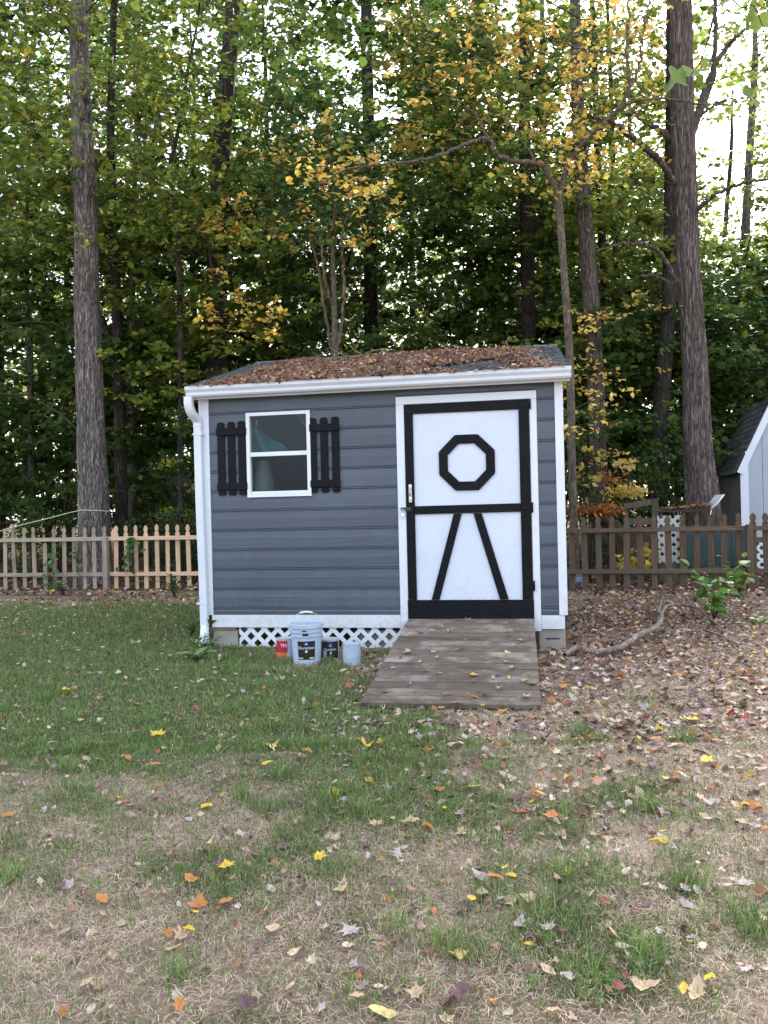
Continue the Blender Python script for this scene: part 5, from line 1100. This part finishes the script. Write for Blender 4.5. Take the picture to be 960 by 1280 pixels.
# ------------------------------------------------------------------ grass, straw and litter on the lawn
def in_view(x, y, m=90):
    qx, qy = to_px0(x, y); return (qx > -m) & (qx < 960 + m) & (qy < 1280 + m * 1.6)
def shed_local(x, y):
    dx, dy = x - P0.x, y - P0.y; c_, s_ = math.cos(YAW), math.sin(YAW); return dx * c_ - dy * s_, dx * s_ + dy * c_
def blocked(x, y, ramp_too=True):
    u, v = shed_local(x, y); b_ = (u > -3.6) & (u < 0.2) & (v > -0.02) & (v < 4.05)
    if ramp_too: b_ |= (u > -1.44) & (u < -0.14) & (v > -2.28) & (v < 0.1)
    for ob_, r_ in ((pail, 0.125), (c1, 0.08), (c2, 0.08), (c3, 0.08)): b_ |= np.hypot(x - ob_.location.x, y - ob_.location.y) < r_
    return b_
def scatter(n, y0, y1, pw=1.0):
    y = y0 + (y1 - y0) * rs.random(n) ** pw; hw = y * 0.56 + 0.35; x = rs.uniform(-1, 1, n) * hw; return x, y
GV, GF, GC = [], [], []; go = 0
def add_blades(x, y, h, wd, lean, pal, jit=0.2, z0=-0.004, flat=False):
    """one bent three-triangle blade for each root"""
    global go
    n = len(x); a = rs.uniform(0, 2 * math.pi, n); dx, dy = np.cos(a), np.sin(a); z = hgt(x, y) + z0
    fx2 = rs.uniform(0, 2 * math.pi, n); sx, sy = np.cos(fx2) * wd / 2, np.sin(fx2) * wd / 2
    b = np.stack([x, y, z], 1); s_ = np.stack([sx, sy, 0 * sx], 1)
    m_ = b + np.stack([dx * lean * h * 0.35, dy * lean * h * 0.35, h * 0.62], 1); t_ = b + np.stack([dx * lean * h, dy * lean * h, h * (1 - 0.25 * lean)], 1)
    V = np.stack([b - s_, b + s_, m_ + s_ * 0.8, m_ - s_ * 0.8, t_], 1).reshape(-1, 3); i = np.arange(n)[:, None] * 5
    F = np.concatenate([i + [[0, 1, 2]], i + [[0, 2, 3]], i + [[3, 2, 4]]], 1).reshape(-1, 3)
    c = palette(pal, n, rs, jit); c5 = np.repeat(c, 5, 0); GV.append(V); GF.append(F + go); GC.append(c5); go += len(V)
GP = [(4, (0.128, 0.212, 0.054)), (3, (0.172, 0.262, 0.074)), (1.5, (0.075, 0.125, 0.038)), (0.9, (0.22, 0.25, 0.10)), (0.5, (0.40, 0.33, 0.20))]
for n, y0, y1, pw, hmin, hmax, wd in ((150000, 1.9, 4.6, 0.8, 0.022, 0.062, 0.0030), (170000, 4.4, 8.2, 0.85, 0.024, 0.062, 0.0042), (150000, 7.8, 14.6, 0.9, 0.028, 0.068, 0.006)):
    x, y = scatter(n, y0, y1, pw); g = green(x, y); tuft = vnoise(x * 16, y * 16, 5)
    k = (rs.random(n) < g * (0.35 + 1.1 * tuft)) & ~blocked(x, y) & in_view(x, y); x, y, g, tuft = x[k], y[k], g[k], tuft[k]
    add_blades(x, y, (hmin + (hmax - hmin) * rs.random(len(x)) ** 1.3) * (0.6 + 0.5 * tuft + 0.15 * g), wd * rs.uniform(0.7, 1.3, len(x)), rs.uniform(0.1, 0.9, len(x)), GP)
# a few rank tufts
for _ in range(150):
    if rs.random() < 0.75: cx, cy = scatter(1, 2.0, 5.0); cx, cy = cx[0], cy[0]
    else: cx, cy = scatter(1, 5.0, 9.0); cx, cy = cx[0], cy[0]
    if green(np.array([cx]), np.array([cy]))[0] < rs.random() * 0.5 + 0.1: continue
    n = int(rs.integers(40, 110)); x = cx + rs.normal(0, 0.035, n); y = cy + rs.normal(0, 0.035, n); k = ~blocked(x, y)
    add_blades(x[k], y[k], rs.uniform(0.05, 0.115, k.sum()), rs.uniform(0.0028, 0.0048, k.sum()), rs.uniform(0.2, 1.0, k.sum()), GP, 0.18)
tag(link('grass', np_mesh('grass', np.vstack(GV), np.vstack(GF), np.vstack(GC)), 'grass'), 'patchy green lawn grass in front of the shed', 'grass', kind='stuff')
# dead grass lying flat
SP = [(3, (0.56, 0.435, 0.325)), (3, (0.48, 0.36, 0.265)), (0.3, (0.58, 0.49, 0.39)), (2.6, (0.26, 0.185, 0.135))]
SV, SF, SC = [], [], []; so = 0
for n, y0, y1, wd, ln in ((230000, 1.9, 4.4, 0.0014, 0.045), (80000, 4.2, 8.5, 0.003, 0.07)):
    x, y = scatter(n, y0, y1, 0.8); g = green(x, y); den = (1.05 - 0.75 * g) * np.clip(2.4 * fbm(x * 2.6, y * 2.6, 61, 4) - 0.45, 0.42, 1.2)
    k = (rs.random(n) < den) & ~blocked(x, y) & in_view(x, y); x, y = x[k], y[k]; n = len(x)
    a = rs.uniform(0, 2 * math.pi, n); L_ = ln * rs.uniform(0.4, 1.3, n); z = hgt(x, y) + rs.uniform(0.001, 0.014, n); cu = rs.normal(0, 0.7, n)
    p0 = np.stack([x, y, z], 1); p1 = p0 + np.stack([np.cos(a) * L_ / 2, np.sin(a) * L_ / 2, rs.uniform(0, 0.012, n)], 1); p2 = p1 + np.stack([np.cos(a + cu) * L_ / 2, np.sin(a + cu) * L_ / 2, rs.uniform(-0.008, 0.004, n)], 1)
    s_ = np.stack([-np.sin(a), np.cos(a), 0 * a], 1) * wd / 2
    V = np.stack([p0 - s_, p0 + s_, p1 + s_, p1 - s_, p2], 1).reshape(-1, 3); i = np.arange(n)[:, None] * 5
    SV.append(V); SF.append(np.concatenate([i + [[0, 1, 2]], i + [[0, 2, 3]], i + [[3, 2, 4]]], 1).reshape(-1, 3) + so); so += len(V); SC.append(np.repeat(palette(SP, n, rs), 5, 0))
tag(link('dead_grass', np_mesh('dead_grass', np.vstack(SV), np.vstack(SF), np.vstack(SC)), 'straw'), 'matted tan dead grass on the bare patches of lawn', 'dead grass', kind='stuff')

# fallen leaves: shapes shared by the leaves one can pick out
def leaf_shape(kind, curl, seed):
    q = np.random.default_rng(seed)
    if kind == 'maple': a = np.array([-90, -60, -40, -15, 8, 22, 45, 62, 78, 90]); r = np.array([.22, .55, .42, .82, .5, .92, .5, .62, .62, 1.05])
    elif kind == 'oak': a = np.array([-90, -80, -55, -40, -20, -5, 12, 30, 50, 62, 74, 84, 90]); r = np.array([.95, .7, .5, .32, .52, .34, .56, .36, .62, .50, .82, .85, 1.0])
    elif kind == 'tulip': a = np.array([-90, -55, -30, -5, 20, 35, 55, 72, 90]); r = np.array([.35, .75, .85, .65, .8, .95, 1.0, .95, .8])
    else: a = np.array([-90, -70, -40, -10, 20, 50, 70, 90]); r = np.array([.95, .72, .55, .5, .5, .58, .75, 1.05])
    ang = np.concatenate([a, 180 - a[1:-1][::-1]]); rr = np.concatenate([r, r[1:-1][::-1]]) * (1 + q.normal(0, 0.06, len(ang)))
    x = rr * np.cos(np.radians(ang)); y = rr * np.sin(np.radians(ang)); ph = q.uniform(0, 6.28)
    def zz(x, y): return curl * (0.55 * (x * math.cos(ph) + y * math.sin(ph)) ** 2 + 0.35 * np.abs(x) + 0.18 * np.sin(3 * np.arctan2(y, x) + ph) * np.hypot(x, y))
    inner = [(x[k] * .5, y[k] * .5) for k in range(len(x))]; ix = np.array([p_[0] for p_ in inner]); iy = np.array([p_[1] for p_ in inner])
    V = np.concatenate([[[0, 0, 0]], np.stack([ix, iy, zz(ix, iy)], 1), np.stack([x, y, zz(x, y)], 1)]); n = len(x); F = []
    for k in range(n): j = (k + 1) % n; F += [(0, 1 + k, 1 + j), (1 + k, 1 + n + k, 1 + n + j), (1 + k, 1 + n + j, 1 + j)]
    st = len(V); V = np.concatenate([V, [[-0.02, -r[0] * .9, 0.02], [0.02, -r[0] * .9, 0.02], [0.05, -r[0] - .55, 0.12]]]); F.append((st, st + 1, st + 2))
    V[:, 2] -= V[:, 2].min(); return V * 0.5, np.array(F)
LC = {'yellow': (0.58, 0.39, 0.05), 'pale yellow': (0.66, 0.52, 0.20), 'orange': (0.44, 0.18, 0.055), 'tan': (0.50, 0.355, 0.225), 'pinkish grey': (0.43, 0.345, 0.32), 'purple brown': (0.145, 0.075, 0.082), 'crimson': (0.26, 0.075, 0.065), 'brown': (0.215, 0.105, 0.055)}
KN = {'maple': 'lobed', 'oak': 'deeply lobed oak', 'tulip': 'broad', 'oval': 'oval'}
LM = {}
for ck, c in LC.items():
    for kk in KN:
        for v in range(2):
            V, F = leaf_shape(kk, [0.35, 0.95][v] if kk != 'oak' else [0.45, 1.1][v], hash((len(ck), kk == 'oak', v, len(kk))) % 9999)
            cc = np.repeat(np.array(c)[None], len(V), 0) * np.where(np.arange(len(V)) == 0, 0.75, 1)[:, None] * (1 + rs.normal(0, 0.07, (len(V), 1))); cc[-3:] *= 0.8
            me = np_mesh('fallen_leaf', V, F, np.clip(cc, 0, .9), True); me.materials.append(M['litter']); LM[ck, kk, v] = me
def put_leaf(x, y, size, ck, kk, v=None, z=None, tilt=0.22, where='on the lawn'):
    o = link('fallen_leaf', LM[ck, kk, int(rs.integers(0, 2)) if v is None else v]); zz = float(hgt(x, y)) + 0.012 if z is None else z
    o.location = (x, y, zz + rs.random() * 0.012); o.scale = (size, size, size * rs.uniform(0.7, 1.3)); o.rotation_euler = (rs.normal() * tilt, rs.normal() * tilt, rs.uniform(0, 6.28))
    tag(o, f'{ck} {KN[kk]} fallen leaf lying {where}', 'leaf', f'{ck} fallen leaves {where}')
HERO = [(456, 939, 22, 'yellow', 'tulip'), (587, 990, 34, 'pale yellow', 'oak'), (398, 1078, 30, 'yellow', 'maple'), (283, 1091, 30, 'yellow', 'maple'), (240, 1107, 22, 'orange', 'tulip'), (282, 1135, 24, 'orange', 'oval'), (340, 1168, 22, 'tan', 'tulip'), (256, 1015, 20, 'yellow', 'tulip'), (200, 926, 28, 'yellow', 'maple'), (334, 962, 18, 'yellow', 'oval'), (548, 993, 20, 'orange', 'oval'), (619, 1105, 24, 'orange', 'oval'), (639, 1103, 22, 'yellow', 'oval'), (663, 1187, 20, 'yellow', 'maple'), (745, 981, 18, 'orange', 'tulip'), (676, 998, 18, 'yellow', 'oval'), (868, 903, 26, 'yellow', 'maple'), (882, 957, 30, 'yellow', 'maple'), (916, 847, 22, 'yellow', 'maple'), (950, 1020, 24, 'orange', 'tulip'), (825, 1062, 24, 'yellow', 'oval'), (758, 1138, 18, 'crimson', 'oval'), (233, 1171, 20, 'yellow', 'oval'), (10, 1028, 22, 'orange', 'oval'), (258, 1063, 26, 'pale yellow', 'maple'), (127, 1133, 26, 'orange', 'oval'), (248, 1140, 26, 'orange', 'tulip'), (160, 955, 18, 'orange', 'oval'), (194, 961, 16, 'orange', 'oval'), (340, 940, 26, 'pale yellow', 'maple'), (82, 868, 14, 'yellow', 'tulip'), (807, 1247, 44, 'tan', 'oak'), (870, 1256, 48, 'tan', 'oak'), (712, 1236, 22, 'pinkish grey', 'tulip'), (660, 1218, 26, 'purple brown', 'maple'), (580, 1252, 26, 'purple brown', 'tulip'), (537, 1195, 22, 'crimson', 'maple'), (935, 1226, 26, 'pinkish grey', 'maple'), (445, 1254, 26, 'tan', 'oak'), (855, 1252, 18, 'yellow', 'oval'), (888, 1237, 12, 'yellow', 'oval'), (775, 1250, 22, 'crimson', 'tulip'), (300, 1052, 26, 'pinkish grey', 'oak'), (427, 1118, 26, 'tan', 'oak'), (514, 1030, 26, 'tan', 'oak'), (590, 1132, 24, 'yellow', 'oval'), (950, 865, 22, 'tan', 'maple'), (843, 937, 20, 'tan', 'tulip'), (899, 931, 20, 'orange', 'oval'), (820, 930, 18, 'orange', 'oval'), (690, 1027, 22, 'orange', 'tulip'), (835, 985, 26, 'brown', 'oval'), (960, 1162, 24, 'pale yellow', 'maple')]
for x, y, s_, ck, kk in HERO:
    g_ = gnd(x, y); put_leaf(g_.x, g_.y, max(0.05, s_ / FPX * g_.y * 1.0), ck, kk, z=float(hgt(g_.x, g_.y)) + 0.022, tilt=0.16)
wk = {'maple': 0.34, 'oak': 0.2, 'tulip': 0.2, 'oval': 0.26}
def rnd_leaf(warm=0.2):
    p = np.array([0.04, 0.03, 0.08, 0.25, 0.26, 0.18, 0.06, 0.10]); return list(LC)[rs.choice(8, p=p / p.sum())], list(wk)[rs.choice(4, p=list(wk.values()))]
n_ = 0
while n_ < 196:
    x, y = scatter(1, 2.05, 4.7, 0.75); x, y = x[0], y[0]; qx, qy = to_px0(np.array([x]), np.array([y])); 
    if not (0 < qx[0] < 960 and qy[0] < 1275): continue
    dn = 0.30 + 0.55 * np.clip((qx[0] - 250) / 600, 0, 1)
    if rs.random() > dn * (0.5 + vnoise(np.array([x * 3]), np.array([y * 3]), 91)[0]): continue
    ck, kk = rnd_leaf(); put_leaf(x, y, rs.uniform(0.045, 0.095), ck, kk, z=float(hgt(x, y)) + 0.008); n_ += 1
# leaves on the ramp
def ramp_pt(a, d): return S2W(-0.772 + a, -0.045 - d * math.cos(ang), 0.30 - d * math.sin(ang) + 0.006)
for k in range(44):
    d = 2.2 * rs.random() ** 0.7; a = rs.uniform(-0.56, 0.56); p = ramp_pt(a, d); ck, kk = rnd_leaf(); put_leaf(p.x, p.y, rs.uniform(0.045, 0.085), ck, kk, z=p.z + 0.006, tilt=0.12, where='on the ramp planks')
for x, y, s_, ck, kk in ((592, 846, 17, 'yellow', 'maple'), (541, 790, 9, 'yellow', 'maple'), (580, 803, 9, 'orange', 'oval'), (603, 884, 9, 'yellow', 'maple'), (635, 818, 10, 'pale yellow', 'oak'), (608, 826, 9, 'pale yellow', 'oak'), (652, 803, 20, 'tan', 'oak'), (512, 817, 15, 'tan', 'oak'), (570, 880, 14, 'orange', 'oval'), (480, 866, 14, 'crimson', 'maple')):
    a_, b_ = ray(x, y); nrm = Vector((0, -math.sin(ang), math.cos(ang))); nrm = Matrix.Rotation(-YAW, 3, 'Z') @ Vector((0, -math.sin(ang), math.cos(ang))); p0_ = ramp_pt(0, 1.0); dr = Vector((a_, 1, b_)); o_ = Vector((0, 0, EYE)); t_ = (p0_ - o_).dot(nrm) / dr.dot(nrm); p = o_ + dr * t_
    put_leaf(p.x, p.y, s_ / FPX * p.y, ck, kk, z=p.z + 0.008, tilt=0.1, where='on the ramp planks')
# the countless rest
LP_ = [(3.4, (0.22, 0.13, 0.08)), (3.6, (0.40, 0.285, 0.20)), (2.2, (0.50, 0.39, 0.295)), (2.0, (0.38, 0.305, 0.29)), (3.2, (0.15, 0.08, 0.078)), (1.0, (0.42, 0.16, 0.045)), (0.35, (0.55, 0.36, 0.05)), (0.5, (0.30, 0.08, 0.06)), (1.0, (0.08, 0.045, 0.035))]
OUT = [np.array(o_) for o_ in ([1.0, .55, .85, .5, .8, .45, .5, .45, .8, .5, .85, .55], [1.0, .72, .55, .5, .5, .6, .8, .6, .5, .5, .55, .72], [.95, .6, .75, .8, .55, .6, .4, .6, .55, .8, .75, .6])]
def litter_verts(x, y, z, L_, rs_):
    """dry leaves with lobed or oval outlines, curled up at the rim: a centre and twelve rim points each"""
    n = len(x); nor = rs_.normal(0, 0.38, (n, 3)) + [0, 0, 1]; nor /= np.linalg.norm(nor, axis=1, keepdims=True)
    t = rs_.normal(size=(n, 3)); d = t - (t * nor).sum(1, keepdims=True) * nor; d /= np.linalg.norm(d, axis=1, keepdims=True); sd_ = np.cross(nor, d)
    r = np.stack(OUT)[rs_.integers(0, 3, n)] * (1 + rs_.normal(0, 0.08, (n, 12))) * (np.asarray(L_) * 0.56)[:, None]
    th = np.arange(12) * math.pi / 6; wq = rs_.uniform(0.65, 1.0, n)[:, None]; ph = rs_.uniform(0, 6.28, n)[:, None]
    a_, b_ = r * np.cos(th), r * np.sin(th) * wq; cu = rs_.uniform(-0.1, 0.75, n)[:, None]
    c_ = cu * ((a_ * np.cos(ph) + b_ * np.sin(ph)) ** 2 / (np.asarray(L_) * 0.6)[:, None] + 0.25 * np.abs(b_)) + rs_.normal(0, 0.06, (n, 12)) * r
    cen = np.stack([x, y, z], 1); rim = cen[:, None] + a_[..., None] * d[:, None] + b_[..., None] * sd_[:, None] + c_[..., None] * nor[:, None]
    V = np.concatenate([cen[:, None], rim], 1).reshape(-1, 3); k = np.arange(12); f = np.stack([0 * k, 1 + k, 1 + (k + 1) % 12], 1)
    return V, (f[None] + (np.arange(n) * 13)[:, None, None]).reshape(-1, 3)
VV, FF, CC = [], [], []; o_ = 0
for n, y0, y1, pw, lo, hi in ((6500, 2.0, 5.0, 0.8, 0.028, 0.072), (32000, 4.6, 13.2, 0.8, 0.04, 0.095)):
    x, y = scatter(n, y0, y1, pw); qx, qy = to_px0(x, y); d_ = blobs(LITTER, qx, qy); den = np.clip(0.13 + 0.15 * np.clip((qx - 200) / 500, 0, 1) + 0.42 * d_, 0, 0.75) * (0.45 + 1.0 * fbm(x * 2, y * 2, 93, 3))
    if y0 < 3: den = den * 1.5
    k = (rs.random(n) < den) & ~blocked(x, y) & in_view(x, y, 250); x, y = x[k], y[k]; n = len(x); L_ = rs.uniform(lo, hi, n) * np.where(d_[k] < 0.15, 0.75, 1.0)
    V, F = litter_verts(x, y, hgt(x, y) + rs.uniform(0.003, 0.028, n), L_, rs); VV.append(V); FF.append(F + o_); o_ += len(V); CC.append(np.repeat(palette(LP_, n, rs), 13, 0))
tag(link('leaf_litter', np_mesh('leaf_litter', np.vstack(VV), np.vstack(FF), np.vstack(CC)), 'litter'), 'scattered small dry leaves and litter covering the yard', 'leaf litter', kind='stuff')
n = 9000; x = rs.uniform(-12, 12, n); y = 12.3 - 0.23 * x + 10 * rs.random(n) ** 1.6; L_ = rs.uniform(0.06, 0.14, n)
V, F = litter_verts(x, y, hgt(x, y) + rs.uniform(0.01, 0.05, n), L_, rs)
tag(link('woodland_litter', np_mesh('woodland_litter', V, F, np.repeat(palette(LP_, n, rs) * 0.9, 13, 0)), 'litter'), 'brown leaf litter covering the woodland floor beyond the fence', 'leaf litter', kind='stuff')

# ------------------------------------------------------------------ low twig of broad leaves hanging into view
tw = empty('hanging_branch', at(880, -260, 5.2), 0, 'drooping twig of broad green leaves hanging before the massive brown tree', 'branch'); t0 = Vector(tw.location)
q = smooth_path([t0, at(905, -120, 5.2), at(895, 0, 5.1), at(878, 70, 5.0), at(862, 96, 5.0)], 24); MB().tube(q - np.array(t0), np.linspace(0.012, 0.003, 24), 6).build('twig', 'twig', tw)
q2 = smooth_path([at(897, -20, 5.1), at(925, 10, 5.1), at(945, 14, 5.1), at(975, 110, 5.2)], 14); MB().tube(q2 - np.array(t0), np.linspace(0.006, 0.002, 14), 5).build('twig', 'twig', tw)
LB = [np_mesh('leaf', *(lambda s: (s[0], s[1], np.repeat(np.array(c)[None], len(s[0]), 0)))(leaf_shape('tulip', 0.35, 40 + k)), True) for k, c in enumerate(((0.12, 0.18, 0.03), (0.15, 0.21, 0.04), (0.09, 0.14, 0.025)))]
for me in LB: me.materials.append(M['plant'])
for k, (x, y, s_) in enumerate(((846, 100, 34), (862, 94, 30), (836, 112, 28), (875, 102, 26), (880, 84, 20), (900, 8, 24), (935, 22, 40), (950, 30, 26), (935, 118, 22), (945, 132, 20))):
    o = link('leaf', LB[k % 3], None, tw); o.location = at(x, y, 5.0 + 0.03 * k) - t0; z_ = s_ / FPX * 5.0 * 1.1; o.scale = (z_, z_, z_); o.rotation_euler = (1.0 + rs.normal() * 0.35, rs.normal() * 0.4, rs.normal() * 1.2)
